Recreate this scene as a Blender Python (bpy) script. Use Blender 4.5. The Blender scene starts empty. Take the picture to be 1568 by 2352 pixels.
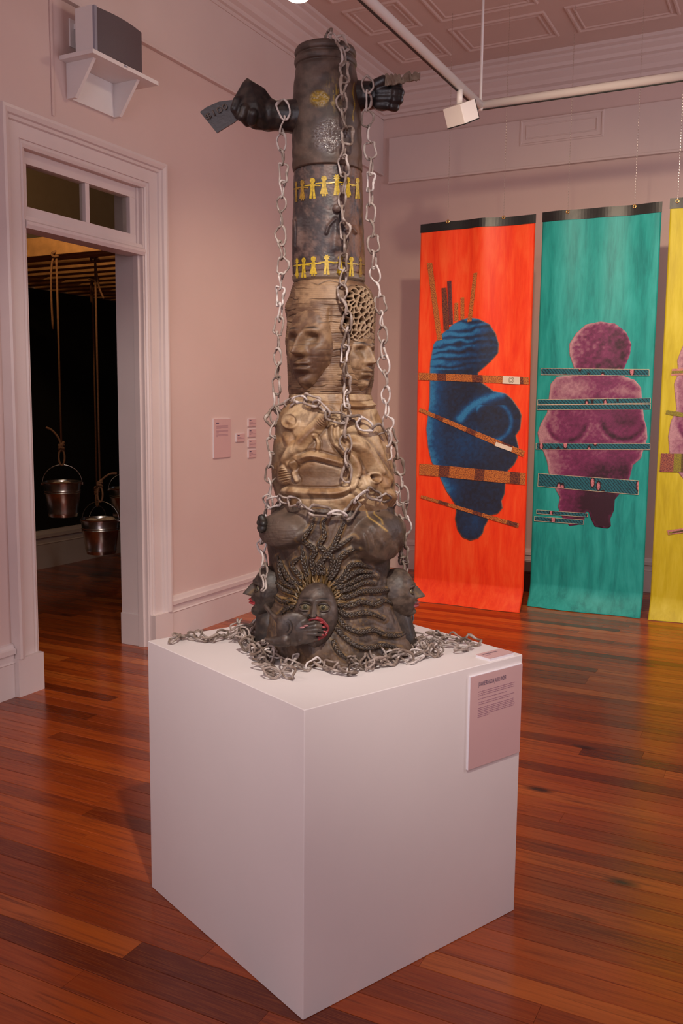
import bpy, bmesh, math, random
import numpy as np
from mathutils import Vector, Matrix
from mathutils.bvhtree import BVHTree

random.seed(7)
SC = bpy.context.scene
COL = SC.collection

# ------------------------------------------------------------------ camera
IMW, IMH = 1568, 2352
FPX, YAW, PITCH, ROLL, HC = 2072.3, 0.4698, -0.1168, 0.0097, 1.5
_f = np.array([-math.sin(YAW) * math.cos(PITCH), math.cos(YAW) * math.cos(PITCH), math.sin(PITCH)])
_r0 = np.array([math.cos(YAW), math.sin(YAW), 0.0])
_u0 = np.cross(_r0, _f)
_r = math.cos(ROLL) * _r0 + math.sin(ROLL) * _u0
_u = -math.sin(ROLL) * _r0 + math.cos(ROLL) * _u0
EYE = np.array([0.0, 0.0, HC])
cam = bpy.data.cameras.new('camera')
cam.sensor_fit = 'VERTICAL'; cam.sensor_height = 36.0; cam.sensor_width = 24.0
cam.lens = FPX / IMH * 36.0
cam.clip_start = 0.05
cam_o = bpy.data.objects.new('camera', cam); COL.objects.link(cam_o)
cam_o.matrix_world = Matrix(((_r[0], _u[0], -_f[0], 0), (_r[1], _u[1], -_f[1], 0), (_r[2], _u[2], -_f[2], HC), (0, 0, 0, 1)))
SC.camera = cam_o

# ------------------------------------------------------------------ world, lights, exposure
SC.view_settings.view_transform = 'Standard'
SC.view_settings.look = 'None'
SC.view_settings.gamma = 1.0
SC.view_settings.use_curve_mapping = False
SC.view_settings.exposure = 0.0
wd = bpy.data.worlds.new('world'); SC.world = wd; wd.use_nodes = True
wd.node_tree.nodes['Background'].inputs[0].default_value = (0.80, 0.78, 0.85, 1)
wd.node_tree.nodes['Background'].inputs[1].default_value = 0.15


def aim(o, p, t):
    o.location = p
    o.rotation_euler = (Vector(t) - Vector(p)).to_track_quat('-Z', 'Y').to_euler()


def spot(name, p, t, power, col, size=60, blend=0.8, soft=0.06):
    l = bpy.data.lights.new(name, 'SPOT'); l.energy = power; l.color = col
    l.spot_size = math.radians(size); l.spot_blend = blend; l.shadow_soft_size = soft
    o = bpy.data.objects.new(name, l); COL.objects.link(o); aim(o, p, t); return o


def area(name, p, t, power, col, sx, sy):
    l = bpy.data.lights.new(name, 'AREA'); l.energy = power; l.color = col
    l.shape = 'RECTANGLE'; l.size = sx; l.size_y = sy
    o = bpy.data.objects.new(name, l); COL.objects.link(o); aim(o, p, t); return o


WARM = (1.0, 0.77, 0.54)
WARM2 = (1.0, 0.89, 0.80)
spot('track_spot_banners', (-0.95, 3.45, 3.40), (-1.6, 6.8, 1.5), 240, WARM, 78, 0.9, 0.05)
spot('track_spot_banners_right', (0.2, 3.7, 3.40), (-0.6, 6.6, 1.4), 140, WARM, 70, 0.9, 0.05)
spot('track_spot_sculpture', (0.15, 0.50, 3.35), (-1.22, 2.33, 1.30), 345, WARM2, 38, 0.9, 0.05)
spot('track_spot_sculpture_left', (-2.6, 0.4, 3.35), (-1.22, 2.33, 1.3), 35, WARM2, 50, 0.9, 0.05)
spot('track_spot_left_wall', (-1.5, 4.3, 3.35), (-3.5, 5.7, 0.6), 115, WARM, 85, 1.0, 0.08)
spot('door_fill_spot', (-1.95, 2.2, 3.35), (-3.62, 4.36, 0.9), 110, WARM2, 40, 1.0, 0.08)  # added fill spot to brighten the door jamb, no fixture belongs to it
area('near_fill_light', (-0.6, -2.45, 2.1), (-1.2, 3.0, 1.6), 86, (1.0, 0.90, 1.0), 3.0, 2.4)  # unseen area fill added behind the camera for ambient brightness
area('side_fill_light', (2.7, 5.0, 2.3), (-2.0, 6.3, 2.0), 105, (1.0, 0.90, 0.98), 2.4, 2.2)  # second added area fill, out of view, lifts the far end
spot('next_room_lamp', (-4.15, 4.0, 2.95), (-5.4, 5.2, 2.6), 34, (1.0, 0.62, 0.28), 160, 1.0, 0.08)
spot('next_room_bucket_lamp', (-4.0, 3.95, 2.42), (-4.7, 5.0, 0.6), 4, (1.0, 0.78, 0.55), 50, 1.0, 0.05)


# ------------------------------------------------------------------ pixel helpers (calibrated camera -> places in the room)
def proj(P):
    d = np.asarray(P, float) - EYE
    z = d @ _f
    return np.stack([IMW / 2 + FPX * (d @ _r) / z, IMH / 2 - FPX * (d @ _u) / z], -1)


def ray(x, y):
    return _f + (x - IMW / 2) / FPX * _r - (y - IMH / 2) / FPX * _u


def onz(x, y, z):
    d = ray(x, y); return EYE + (z - HC) / d[2] * d


def onx(x, y, X):
    d = ray(x, y); return EYE + X / d[0] * d


def ony(x, y, Y):
    d = ray(x, y); return EYE + Y / d[1] * d


# ------------------------------------------------------------------ object helpers
WM = {}


def mesh_from(name, verts, faces, smooth=False):
    me = bpy.data.meshes.new(name)
    me.from_pydata([tuple(v) for v in verts], [], [tuple(f) for f in faces])
    if smooth:
        me.polygons.foreach_set('use_smooth', [True] * len(me.polygons))
    me.update()
    return me


def link(o, parent=None):
    COL.objects.link(o)
    if parent is not None:
        o.parent = parent
        o.matrix_parent_inverse = WM[parent].inverted()
    WM[o] = o.matrix_basis.copy()
    return o


def obj(name, me, mat=None, parent=None, M=None):
    o = bpy.data.objects.new(name, me)
    if M is not None:
        o.matrix_basis = M
    if mat is not None and len(me.materials) == 0:
        me.materials.append(mat)
    return link(o, parent)


def tag(o, label, cat, group=None, kind=None):
    o['label'] = label
    o['category'] = cat
    if group: o['group'] = group
    if kind: o['kind'] = kind
    return o


def thing(name, label, cat, loc, group=None):
    o = bpy.data.objects.new(name, None)
    o.empty_display_size = 0.05
    o.location = tuple(loc)
    link(o)
    return tag(o, label, cat, group)


def struct(o, label=None):
    o['kind'] = 'structure'
    if label: o['label'] = label
    return o


class MB:
    """collects shapes for one mesh"""
    def __init__(self):
        self.v = []; self.f = []

    def add(self, vs, fs):
        n = len(self.v)
        self.v += [tuple(p) for p in vs]
        self.f += [tuple(i + n for i in f) for f in fs]
        return self

    def box(self, x0, x1, y0, y1, z0, z1):
        x0, x1 = min(x0, x1), max(x0, x1); y0, y1 = min(y0, y1), max(y0, y1); z0, z1 = min(z0, z1), max(z0, z1)
        vs = [(x0, y0, z0), (x1, y0, z0), (x1, y1, z0), (x0, y1, z0), (x0, y0, z1), (x1, y0, z1), (x1, y1, z1), (x0, y1, z1)]
        return self.add(vs, [(0, 3, 2, 1), (4, 5, 6, 7), (0, 1, 5, 4), (1, 2, 6, 5), (2, 3, 7, 6), (3, 0, 4, 7)])

    def prism(self, poly, a, b, axis):
        """poly: 2d points in the two remaining axes (in xyz order); extruded from a to b along axis"""
        def P(p, t):
            q = list(p); q.insert(axis, t); return q
        n = len(poly)
        vs = [P(p, a) for p in poly] + [P(p, b) for p in poly]
        fs = [(i, (i + 1) % n, n + (i + 1) % n, n + i) for i in range(n)]
        fs += [tuple(range(n))[::-1], tuple(range(n, 2 * n))]
        return self.add(vs, fs)

    def tube(self, pts, rad, n=8, closed=False, cap=True):
        pts = [Vector(p) for p in pts]
        m = len(pts)
        rads = rad if hasattr(rad, '__len__') else [rad] * m
        prev = None
        rings = []
        for i in range(m):
            if closed:
                t = pts[(i + 1) % m] - pts[i - 1]
            else:
                t = pts[min(i + 1, m - 1)] - pts[max(i - 1, 0)]
            if t.length < 1e-9: t = Vector((0, 0, 1))
            t.normalize()
            if prev is None:
                up = Vector((0, 0, 1)) if abs(t.z) < 0.9 else Vector((1, 0, 0))
                nrm = t.cross(up).normalized()
            else:
                nrm = prev - t * prev.dot(t)
                nrm = nrm.normalized() if nrm.length > 1e-6 else t.orthogonal().normalized()
            prev = nrm
            bn = t.cross(nrm)
            rings.append([pts[i] + (nrm * math.cos(2 * math.pi * k / n) + bn * math.sin(2 * math.pi * k / n)) * rads[i] for k in range(n)])
        vs = [p for r in rings for p in r]
        fs = []
        for i in range(m if closed else m - 1):
            j = (i + 1) % m
            for k in range(n):
                k2 = (k + 1) % n
                fs.append((i * n + k, i * n + k2, j * n + k2, j * n + k))
        if not closed and cap:
            fs.append(tuple(range(n))[::-1]); fs.append(tuple((m - 1) * n + k for k in range(n)))
        return self.add(vs, fs)

    def lathe(self, prof, center, n=40, cap0=False, cap1=False):
        cx, cy, cz = center
        vs = []; fs = []
        for (r, z) in prof:
            for k in range(n):
                a = 2 * math.pi * k / n
                vs.append((cx + r * math.cos(a), cy + r * math.sin(a), cz + z))
        for i in range(len(prof) - 1):
            for k in range(n):
                k2 = (k + 1) % n
                fs.append((i * n + k, i * n + k2, (i + 1) * n + k2, (i + 1) * n + k))
        if cap0: fs.append(tuple(range(n))[::-1])
        if cap1: fs.append(tuple((len(prof) - 1) * n + k for k in range(n)))
        return self.add(vs, fs)

    def sphere(self, c, r, nu=16, nv=10, M=None):
        rx, ry, rz = r if hasattr(r, '__len__') else (r, r, r)
        vs = [(0, 0, rz)]; fs = []
        for j in range(1, nv):
            ph = math.pi * j / nv
            for k in range(nu):
                a = 2 * math.pi * k / nu
                vs.append((rx * math.sin(ph) * math.cos(a), ry * math.sin(ph) * math.sin(a), rz * math.cos(ph)))
        vs.append((0, 0, -rz))
        for k in range(nu):
            fs.append((0, 1 + k, 1 + (k + 1) % nu))
            fs.append((len(vs) - 1, 1 + (nv - 2) * nu + (k + 1) % nu, 1 + (nv - 2) * nu + k))
        for j in range(nv - 2):
            for k in range(nu):
                a = 1 + j * nu + k; b = 1 + j * nu + (k + 1) % nu
                fs.append((a, a + nu, b + nu, b))
        c = Vector(c)
        if M is None:
            vs = [c + Vector(v) for v in vs]
        else:
            vs = [c + M @ Vector(v) for v in vs]
        return self.add(vs, fs)

    def mesh(self, name, smooth=False, bevel=0.0, seg=2):
        me = mesh_from(name, self.v, self.f, smooth)
        if bevel > 0:
            bm = bmesh.new(); bm.from_mesh(me)
            bmesh.ops.remove_doubles(bm, verts=bm.verts, dist=1e-6)
            es = [e for e in bm.edges if len(e.link_faces) == 2 and e.calc_face_angle(0) > 0.5]
            bmesh.ops.bevel(bm, geom=es, offset=bevel, segments=seg, affect='EDGES', profile=0.6)
            bm.to_mesh(me); bm.free()
        return me

    def build(self, name, mat, parent=None, smooth=False, bevel=0.0, seg=2):
        return obj(name, self.mesh(name, smooth, bevel, seg), mat, parent)


def smooth_by_angle(me, deg=40):
    me.polygons.foreach_set('use_smooth', [True] * len(me.polygons))
    try:
        me.set_sharp_from_angle(angle=math.radians(deg))
    except Exception:
        pass


# ------------------------------------------------------------------ materials
def new_mat(name):
    m = bpy.data.materials.new(name); m.use_nodes = True
    nt = m.node_tree
    b = nt.nodes['Principled BSDF']
    return m, nt, b


def N(nt, t, **kw):
    n = nt.nodes.new(t)
    for k, v in kw.items():
        setattr(n, k, v)
    return n


def mixc(nt, fac, a, b, blend='MIX'):
    n = N(nt, 'ShaderNodeMix', data_type='RGBA', blend_type=blend)
    for sock, v in ((n.inputs[0], fac), (n.inputs[6], a), (n.inputs[7], b)):
        if isinstance(v, (int, float)): sock.default_value = v
        elif isinstance(v, tuple): sock.default_value = (*v[:3], 1)
        else: nt.links.new(v, sock)
    return n.outputs[2]


def ramp(nt, src, stops):
    n = N(nt, 'ShaderNodeValToRGB')
    el = n.color_ramp.elements
    while len(el) < len(stops): el.new(0.5)
    for e, (p, c) in zip(el, stops):
        e.position = p
        e.color = (c, c, c, 1) if isinstance(c, (int, float)) else (*c, 1)
    nt.links.new(src, n.inputs[0])
    return n.outputs[0]


def coords(nt, which='Object', scale=(1, 1, 1), rot=(0, 0, 0)):
    if which == 'World':
        src = N(nt, 'ShaderNodeNewGeometry').outputs['Position']
    elif which == 'UV':
        src = N(nt, 'ShaderNodeTexCoord').outputs['UV']
    else:
        src = N(nt, 'ShaderNodeTexCoord').outputs[which]
    mp = N(nt, 'ShaderNodeMapping')
    mp.inputs['Scale'].default_value = scale
    mp.inputs['Rotation'].default_value = rot
    nt.links.new(src, mp.inputs[0])
    return mp.outputs[0]


def noise(nt, vec, scale, detail=4, rough=0.55, dist=0.0):
    n = N(nt, 'ShaderNodeTexNoise')
    n.inputs['Scale'].default_value = scale; n.inputs['Detail'].default_value = detail
    n.inputs['Roughness'].default_value = rough; n.inputs['Distortion'].default_value = dist
    nt.links.new(vec, n.inputs['Vector'])
    return n.outputs[0]


def bump(nt, b, h, strength=0.2, dist=0.002):
    n = N(nt, 'ShaderNodeBump')
    n.inputs['Strength'].default_value = strength; n.inputs['Distance'].default_value = dist
    nt.links.new(h, n.inputs['Height']); nt.links.new(n.outputs[0], b.inputs['Normal'])


def plain(name, col, rough=0.5, metal=0.0, vary=0.06, nscale=6.0, bstr=0.0, bscale=60, spec=None, coat=0.0):
    m, nt, b = new_mat(name)
    v = coords(nt, 'World')
    n = noise(nt, v, nscale, 5)
    lo = tuple(c * (1 - vary) for c in col); hi = tuple(min(1, c * (1 + vary)) for c in col)
    c = ramp(nt, n, [(0.3, lo), (0.7, hi)])
    nt.links.new(c, b.inputs['Base Color'])
    b.inputs['Roughness'].default_value = rough; b.inputs['Metallic'].default_value = metal
    if spec is not None: b.inputs['Specular IOR Level'].default_value = spec
    if coat: b.inputs['Coat Weight'].default_value = coat; b.inputs['Coat Roughness'].default_value = 0.15
    if bstr: bump(nt, b, noise(nt, v, bscale, 4), bstr)
    return m


M_wall = plain('wall_paint', (0.66, 0.50, 0.46), 0.62, vary=0.03, nscale=1.5, bstr=0.08, bscale=90)
M_band = plain('frieze_paint', (0.68, 0.56, 0.53), 0.55, vary=0.02, nscale=2, bstr=0.05, bscale=90)
M_trim = plain('trim_gloss_paint', (0.70, 0.60, 0.58), 0.35, vary=0.03, nscale=4, bstr=0.06, bscale=40)
M_ceil = plain('ceiling_paint', (0.62, 0.46, 0.41), 0.55, vary=0.03, nscale=2)
M_white = plain('white_enamel', (0.78, 0.74, 0.73), 0.4, vary=0.02)
M_plinth = plain('plinth_paint', (0.78, 0.72, 0.70), 0.48, vary=0.02, nscale=3, bstr=0.06, bscale=120)
M_label = plain('pink_label_board', (0.62, 0.40, 0.39), 0.55, vary=0.02)
M_labeledge = plain('label_edge_white', (0.80, 0.76, 0.80), 0.5, vary=0.01)
M_ink = plain('dark_ink', (0.05, 0.03, 0.10), 0.6)
M_inksoft = plain('soft_ink', (0.36, 0.20, 0.24), 0.6)
M_black = plain('black_slot', (0.012, 0.012, 0.012), 0.5)
M_blackwall = plain('black_wall_paint', (0.006, 0.006, 0.006), 0.8)
M_tan = plain('tan_wall_paint', (0.50, 0.40, 0.30), 0.7)
M_slat = plain('raw_pine_slats', (0.42, 0.22, 0.09), 0.6, vary=0.2, nscale=14, bstr=0.1)
M_steel = plain('galvanised_steel', (0.55, 0.52, 0.50), 0.28, 1.0, vary=0.15, nscale=30)
M_rope = plain('jute_rope', (0.20, 0.095, 0.045), 0.85, vary=0.25, nscale=120, bstr=0.6, bscale=300)
M_grille = plain('speaker_grille_cloth', (0.10, 0.075, 0.085), 0.65, vary=0.15, nscale=500)
M_grey = plain('grey_plastic', (0.30, 0.30, 0.36), 0.4)
M_brass = plain('brass', (0.75, 0.48, 0.16), 0.25, 1.0)
M_silver = plain('bright_chain', (0.70, 0.66, 0.60), 0.25, 1.0)
M_darkwood = plain('dark_wood', (0.03, 0.008, 0.006), 0.4, vary=0.3, nscale=20)
M_hem = plain('black_vinyl', (0.010, 0.010, 0.011), 0.38, vary=0.2, nscale=20, bstr=0.3, bscale=30)
M_bucketfill = plain('rags_in_bucket', (0.40, 0.28, 0.18), 0.9, vary=0.4, nscale=40)


def glow(name, col, s):
    m, nt, b = new_mat(name)
    b.inputs['Emission Color'].default_value = (*col, 1); b.inputs['Emission Strength'].default_value = s
    return m


M_bulb = glow('lamp_glow', (1.0, 0.86, 0.62), 12.0)

m, nt, b = new_mat('window_glass')
b.inputs['Base Color'].default_value = (0.9, 0.9, 0.85, 1); b.inputs['Roughness'].default_value = 0.03
b.inputs['Transmission Weight'].default_value = 1.0; b.inputs['IOR'].default_value = 1.05
M_glass = m


def floor_mat(name, per_object):
    m, nt, b = new_mat(name)
    if per_object:
        rnd = N(nt, 'ShaderNodeObjectInfo').outputs['Random']
    else:
        rnd = N(nt, 'ShaderNodeNewGeometry').outputs['Random Per Island']
    geo = N(nt, 'ShaderNodeNewGeometry').outputs['Position']
    sh = N(nt, 'ShaderNodeVectorMath', operation='MULTIPLY_ADD')
    cmb = N(nt, 'ShaderNodeCombineXYZ')
    for i in range(3): nt.links.new(rnd, cmb.inputs[i])
    nt.links.new(cmb.outputs[0], sh.inputs[0]); sh.inputs[1].default_value = (37, 11, 5); nt.links.new(geo, sh.inputs[2])
    mp = N(nt, 'ShaderNodeMapping'); mp.inputs['Scale'].default_value = (1.1, 22, 1); nt.links.new(sh.outputs[0], mp.inputs[0])
    g1 = noise(nt, mp.outputs[0], 2.2, 6, 0.6, 1.2)
    mp2 = N(nt, 'ShaderNodeMapping'); mp2.inputs['Scale'].default_value = (3, 90, 1); nt.links.new(sh.outputs[0], mp2.inputs[0])
    g2 = noise(nt, mp2.outputs[0], 3.0, 3, 0.6, 0.6)
    base = ramp(nt, rnd, [(0.0, (0.12, 0.017, 0.004)), (0.14, (0.23, 0.036, 0.006)), (0.5, (0.40, 0.068, 0.009)), (0.85, (0.50, 0.098, 0.013)), (1.0, (0.60, 0.15, 0.022))])
    c = mixc(nt, ramp(nt, g1, [(0.28, 0.85), (0.5, 0.22), (0.7, 0.0)]), base, (0.11, 0.015, 0.005))
    c = mixc(nt, ramp(nt, g2, [(0.45, 0.0), (0.75, 0.35)]), c, (0.52, 0.14, 0.025))
    vo = N(nt, 'ShaderNodeTexVoronoi'); vo.inputs['Scale'].default_value = 2.3
    mp3 = N(nt, 'ShaderNodeMapping'); mp3.inputs['Scale'].default_value = (0.7, 1.9, 1); nt.links.new(geo, mp3.inputs[0])
    nt.links.new(mp3.outputs[0], vo.inputs['Vector'])
    k = ramp(nt, vo.outputs['Distance'], [(0.04, 0.94), (0.075, 0.55), (0.12, 0.0)])
    c = mixc(nt, k, c, (0.02, 0.005, 0.004))
    nt.links.new(c, b.inputs['Base Color'])
    b.inputs['Roughness'].default_value = 0.27
    rr = ramp(nt, g1, [(0.3, 0.27), (0.7, 0.17)])
    nt.links.new(rr, b.inputs['Roughness'])
    b.inputs['Specular IOR Level'].default_value = 0.5
    bump(nt, b, g2, 0.05, 0.001)
    return m


M_plank = floor_mat('heart_pine_plank', True)
M_plankfar = floor_mat('heart_pine_far_planks', False)


def attr_mat(name, rough=0.5, nscale=90, nstr=0.25, bstr=0.25, coat=0.0):
    """albedo painted on the piece itself (clay, slip, gold leaf, shade in the drapery hollows) plus fine procedural mottling"""
    m, nt, b = new_mat(name)
    a = N(nt, 'ShaderNodeAttribute', attribute_name='Col')
    v = coords(nt, 'World')
    n = noise(nt, v, nscale, 6, 0.65)
    f = ramp(nt, n, [(0.25, 1 - nstr), (0.75, 1 + 0 * nstr)])
    c = mixc(nt, 1.0, a.outputs['Color'], f, 'MULTIPLY')
    nt.links.new(c, b.inputs['Base Color'])
    g = N(nt, 'ShaderNodeAttribute', attribute_name='Gloss')
    r = N(nt, 'ShaderNodeMapRange')
    r.inputs['To Min'].default_value = rough; r.inputs['To Max'].default_value = 0.18
    nt.links.new(g.outputs['Fac'], r.inputs['Value']); nt.links.new(r.outputs[0], b.inputs['Roughness'])
    bump(nt, b, n, bstr, 0.0015)
    return m


M_clay = attr_mat('fired_clay', 0.58, 90, 0.35, 0.35)
M_head = attr_mat('dark_fired_clay', 0.56, 110, 0.4, 0.4)
M_print = attr_mat('screen_printed_fabric', 0.6, 260, 0.55, 0.05)


def link_mat(name, stops):
    m, nt, b = new_mat(name)
    rnd = N(nt, 'ShaderNodeObjectInfo').outputs['Random']
    base = ramp(nt, rnd, stops)
    n = noise(nt, coords(nt, 'World'), 42, 4)
    c = mixc(nt, ramp(nt, n, [(0.50, 0.0), (0.64, 0.55)]), base, (0.55, 0.48, 0.44))
    c = mixc(nt, ramp(nt, n, [(0.34, 0.75), (0.46, 0.0)]), c, (0.15, 0.11, 0.09))
    nt.links.new(c, b.inputs['Base Color'])
    b.inputs['Roughness'].default_value = 0.6
    bump(nt, b, noise(nt, coords(nt, 'World'), 160, 3), 0.3, 0.001)
    return m


M_linkpale = link_mat('pale_clay_links', [(0.0, (0.20, 0.15, 0.12)), (0.35, (0.32, 0.25, 0.21)), (0.7, (0.52, 0.45, 0.41)), (1.0, (0.64, 0.58, 0.55))])
M_linkbrown = link_mat('brown_clay_links', [(0.0, (0.095, 0.064, 0.046)), (0.5, (0.19, 0.135, 0.10)), (1.0, (0.32, 0.245, 0.20))])


def banner_mat(name, col, dark, light):
    m, nt, b = new_mat(name)
    v = coords(nt, 'World', (9, 9, 1.6))
    n = noise(nt, v, 1.6, 6, 0.6, 0.4)
    v2 = coords(nt, 'World', (60, 60, 5))
    n2 = noise(nt, v2, 1.5, 4, 0.6)
    c = ramp(nt, n, [(0.3, dark), (0.5, col), (0.72, light)])
    c = mixc(nt, ramp(nt, n2, [(0.45, 0.0), (0.75, 0.4)]), c, light)
    nt.links.new(c, b.inputs['Base Color'])
    b.inputs['Roughness'].default_value = 0.45
    b.inputs['Specular IOR Level'].default_value = 0.3
    v3 = coords(nt, 'World', (1, 1, 0.6))
    n3 = noise(nt, v3, 7, 3)
    bump(nt, b, n3, 0.25, 0.01)
    return m


M_orange = banner_mat('orange_painted_vinyl', (0.90, 0.060, 0.012), (0.80, 0.030, 0.008), (0.95, 0.12, 0.03))
M_teal = banner_mat('teal_painted_vinyl', (0.018, 0.35, 0.32), (0.010, 0.23, 0.22), (0.04, 0.46, 0.43))
M_yellow = banner_mat('yellow_painted_vinyl', (0.60, 0.50, 0.020), (0.50, 0.40, 0.015), (0.70, 0.60, 0.06))


def cloth_mat(name, base, alt, line, spot_in=None, spot_rim=None):
    m, nt, b = new_mat(name)
    uv = coords(nt, 'UV')
    n = noise(nt, uv, 190, 2, 0.5)
    c = ramp(nt, n, [(0.42, line), (0.5, base), (0.6, alt)])
    if spot_in is None:
        # bands of dark medallions along the strip
        wv = N(nt, 'ShaderNodeTexWave'); wv.inputs['Scale'].default_value = 1.1; wv.inputs['Distortion'].default_value = 1.5
        wv.inputs['Detail'].default_value = 1.0
        nt.links.new(uv, wv.inputs['Vector'])
        d = mixc(nt, ramp(nt, noise(nt, uv, 110, 2), [(0.45, 0.0), (0.55, 1.0)]), line, base)
        d = mixc(nt, 0.65, d, (0.05, 0.012, 0.02))
        c = mixc(nt, ramp(nt, wv.outputs['Fac'], [(0.80, 0.0), (0.84, 1.0)]), c, d)
    else:
        wv = N(nt, 'ShaderNodeTexWave'); wv.inputs['Scale'].default_value = 17; wv.inputs['Distortion'].default_value = 22
        wv.inputs['Detail'].default_value = 0.0; wv.inputs['Detail Scale'].default_value = 0.10
        nt.links.new(coords(nt, 'UV', (1, 1, 1), (0, 0, 0.75)), wv.inputs['Vector'])
        c = mixc(nt, ramp(nt, wv.outputs['Fac'], [(0.12, 0.9), (0.32, 0.0)]), base, line)
        vo = N(nt, 'ShaderNodeTexVoronoi'); vo.inputs['Scale'].default_value = 17
        nt.links.new(coords(nt, 'UV', (1, 0.42, 1), (0, 0, 0.5)), vo.inputs['Vector'])
        dd = vo.outputs['Distance']
        c = mixc(nt, ramp(nt, dd, [(0.30, 1.0), (0.34, 0.0)]), c, (0.02, 0.006, 0.012))
        c = mixc(nt, ramp(nt, dd, [(0.21, 1.0), (0.24, 0.0)]), c, spot_in)
        c = mixc(nt, ramp(nt, noise(nt, uv, 120, 1), [(0.55, 0.0), (0.6, 0.6)]), c, line)
    nt.links.new(c, b.inputs['Base Color'])
    b.inputs['Roughness'].default_value = 0.7
    return m


M_wax_orange = cloth_mat('orange_wax_print', (0.50, 0.13, 0.02), (0.62, 0.24, 0.05), (0.14, 0.03, 0.02))
M_wax_purple = cloth_mat('brown_purple_wax_print', (0.30, 0.08, 0.05), (0.42, 0.16, 0.09), (0.10, 0.02, 0.05))
M_wax_teal = cloth_mat('teal_wax_print', (0.012, 0.15, 0.20), (0.015, 0.17, 0.22), (0.004, 0.025, 0.04), (0.62, 0.22, 0.26))
M_wax_olive = cloth_mat('olive_wax_print', (0.26, 0.24, 0.02), (0.32, 0.28, 0.03), (0.16, 0.11, 0.03))
M_wax_pink = plain('pink_strip', (0.52, 0.22, 0.19), 0.7, vary=0.2, nscale=60)
M_stitch = plain('cream_stitching', (0.60, 0.50, 0.36), 0.8, vary=0.2, nscale=80)
M_patch = plain('cream_fabric_label', (0.70, 0.62, 0.52), 0.7)
M_patchink = plain('label_print', (0.20, 0.15, 0.10), 0.7)


# ------------------------------------------------------------------ numpy noise
def _hash(ix, iy, iz, seed):
    h = (ix * 374761393 + iy * 668265263 + iz * 2147483647 + seed * 144269504) & 0xFFFFFFFF
    h = ((h ^ (h >> 13)) * 1274126177) & 0xFFFFFFFF
    h = h ^ (h >> 16)
    return (h & 0xFFFFFF) / float(0xFFFFFF)


def vnoise(x, y, z=0.0, seed=0):
    x, y, z = np.broadcast_arrays(np.asarray(x, float), np.asarray(y, float), np.asarray(z, float))
    ix, iy, iz = np.floor(x).astype(np.int64), np.floor(y).astype(np.int64), np.floor(z).astype(np.int64)
    fx, fy, fz = x - ix, y - iy, z - iz
    fx, fy, fz = [t * t * (3 - 2 * t) for t in (fx, fy, fz)]
    r = 0
    for dx in (0, 1):
        for dy in (0, 1):
            for dz in (0, 1):
                w = (fx if dx else 1 - fx) * (fy if dy else 1 - fy) * (fz if dz else 1 - fz)
                r = r + w * _hash(ix + dx, iy + dy, iz + dz, seed)
    return r


def fbm(x, y, z=0.0, seed=0, oct=4):
    s = 0; a = 0.5; t = 0
    for i in range(oct):
        s = s + a * vnoise(np.asarray(x) * 2 ** i, np.asarray(y) * 2 ** i, np.asarray(z) * 2 ** i, seed + i); t += a; a *= 0.5
    return s / t


def sstep(x, a, b):
    t = np.clip((x - a) / (b - a), 0, 1)
    return t * t * (3 - 2 * t)


def seg_dist(px, py, pts):
    """distance to a polyline and the parameter along it (0..1)"""
    best = np.full(np.shape(px), 1e9); par = np.zeros(np.shape(px))
    n = len(pts) - 1
    for i in range(n):
        ax, ay = pts[i]; bx, by = pts[i + 1]
        dx, dy = bx - ax, by - ay
        t = np.clip(((px - ax) * dx + (py - ay) * dy) / (dx * dx + dy * dy + 1e-9), 0, 1)
        d = np.hypot(px - ax - t * dx, py - ay - t * dy)
        m = d < best
        best = np.where(m, d, best); par = np.where(m, (i + t) / n, par)
    return best, par


def in_poly(px, py, poly):
    px = np.asarray(px); py = np.asarray(py)
    c = np.zeros(px.shape, bool)
    n = len(poly); j = n - 1
    for i in range(n):
        xi, yi = poly[i]; xj, yj = poly[j]
        m = ((yi > py) != (yj > py)) & (px < (xj - xi) * (py - yi) / (yj - yi + 1e-12) + xi)
        c ^= m; j = i
    return c


def catmull(pts, n):
    """smooth polyline through pts with n samples per span (any dimension)"""
    P = [np.array(p, float) for p in pts]
    P = [2 * P[0] - P[1]] + P + [2 * P[-1] - P[-2]]
    out = []
    for i in range(1, len(P) - 2):
        for k in range(n):
            t = k / n
            a, b_, c, d = P[i - 1], P[i], P[i + 1], P[i + 2]
            out.append(0.5 * ((2 * b_) + (-a + c) * t + (2 * a - 5 * b_ + 4 * c - d) * t * t + (-a + 3 * b_ - 3 * c + d) * t ** 3))
    out.append(P[-2])
    return out


def set_attrs(me, col, gloss):
    a = me.color_attributes.new('Col', 'FLOAT_COLOR', 'POINT')
    c4 = np.ones((len(me.vertices), 4), np.float32); c4[:, :3] = col
    a.data.foreach_set('color', c4.ravel())
    g = me.attributes.new('Gloss', 'FLOAT', 'POINT')
    gl = np.zeros(len(me.vertices), np.float32); gl[:] = gloss
    g.data.foreach_set('value', gl)


# ================================================================== THE ROOM
WX = -3.54          # face of the left wall
WY = 7.69           # face of the back wall
XR = 2.8            # right wall (outside the picture)
YF = -2.6           # wall behind the camera
ZC = 4.32           # ceiling
DY0, DY1, DZ = 3.425, 4.35, 2.40      # doorway
DTOP = 2.76
WT = 0.20           # wall thickness
NX = -6.12          # far wall of the next room
NY0, NY1 = 2.6, 8.6
ZS = 2.505          # underside of the slatted frame in the next room

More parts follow.
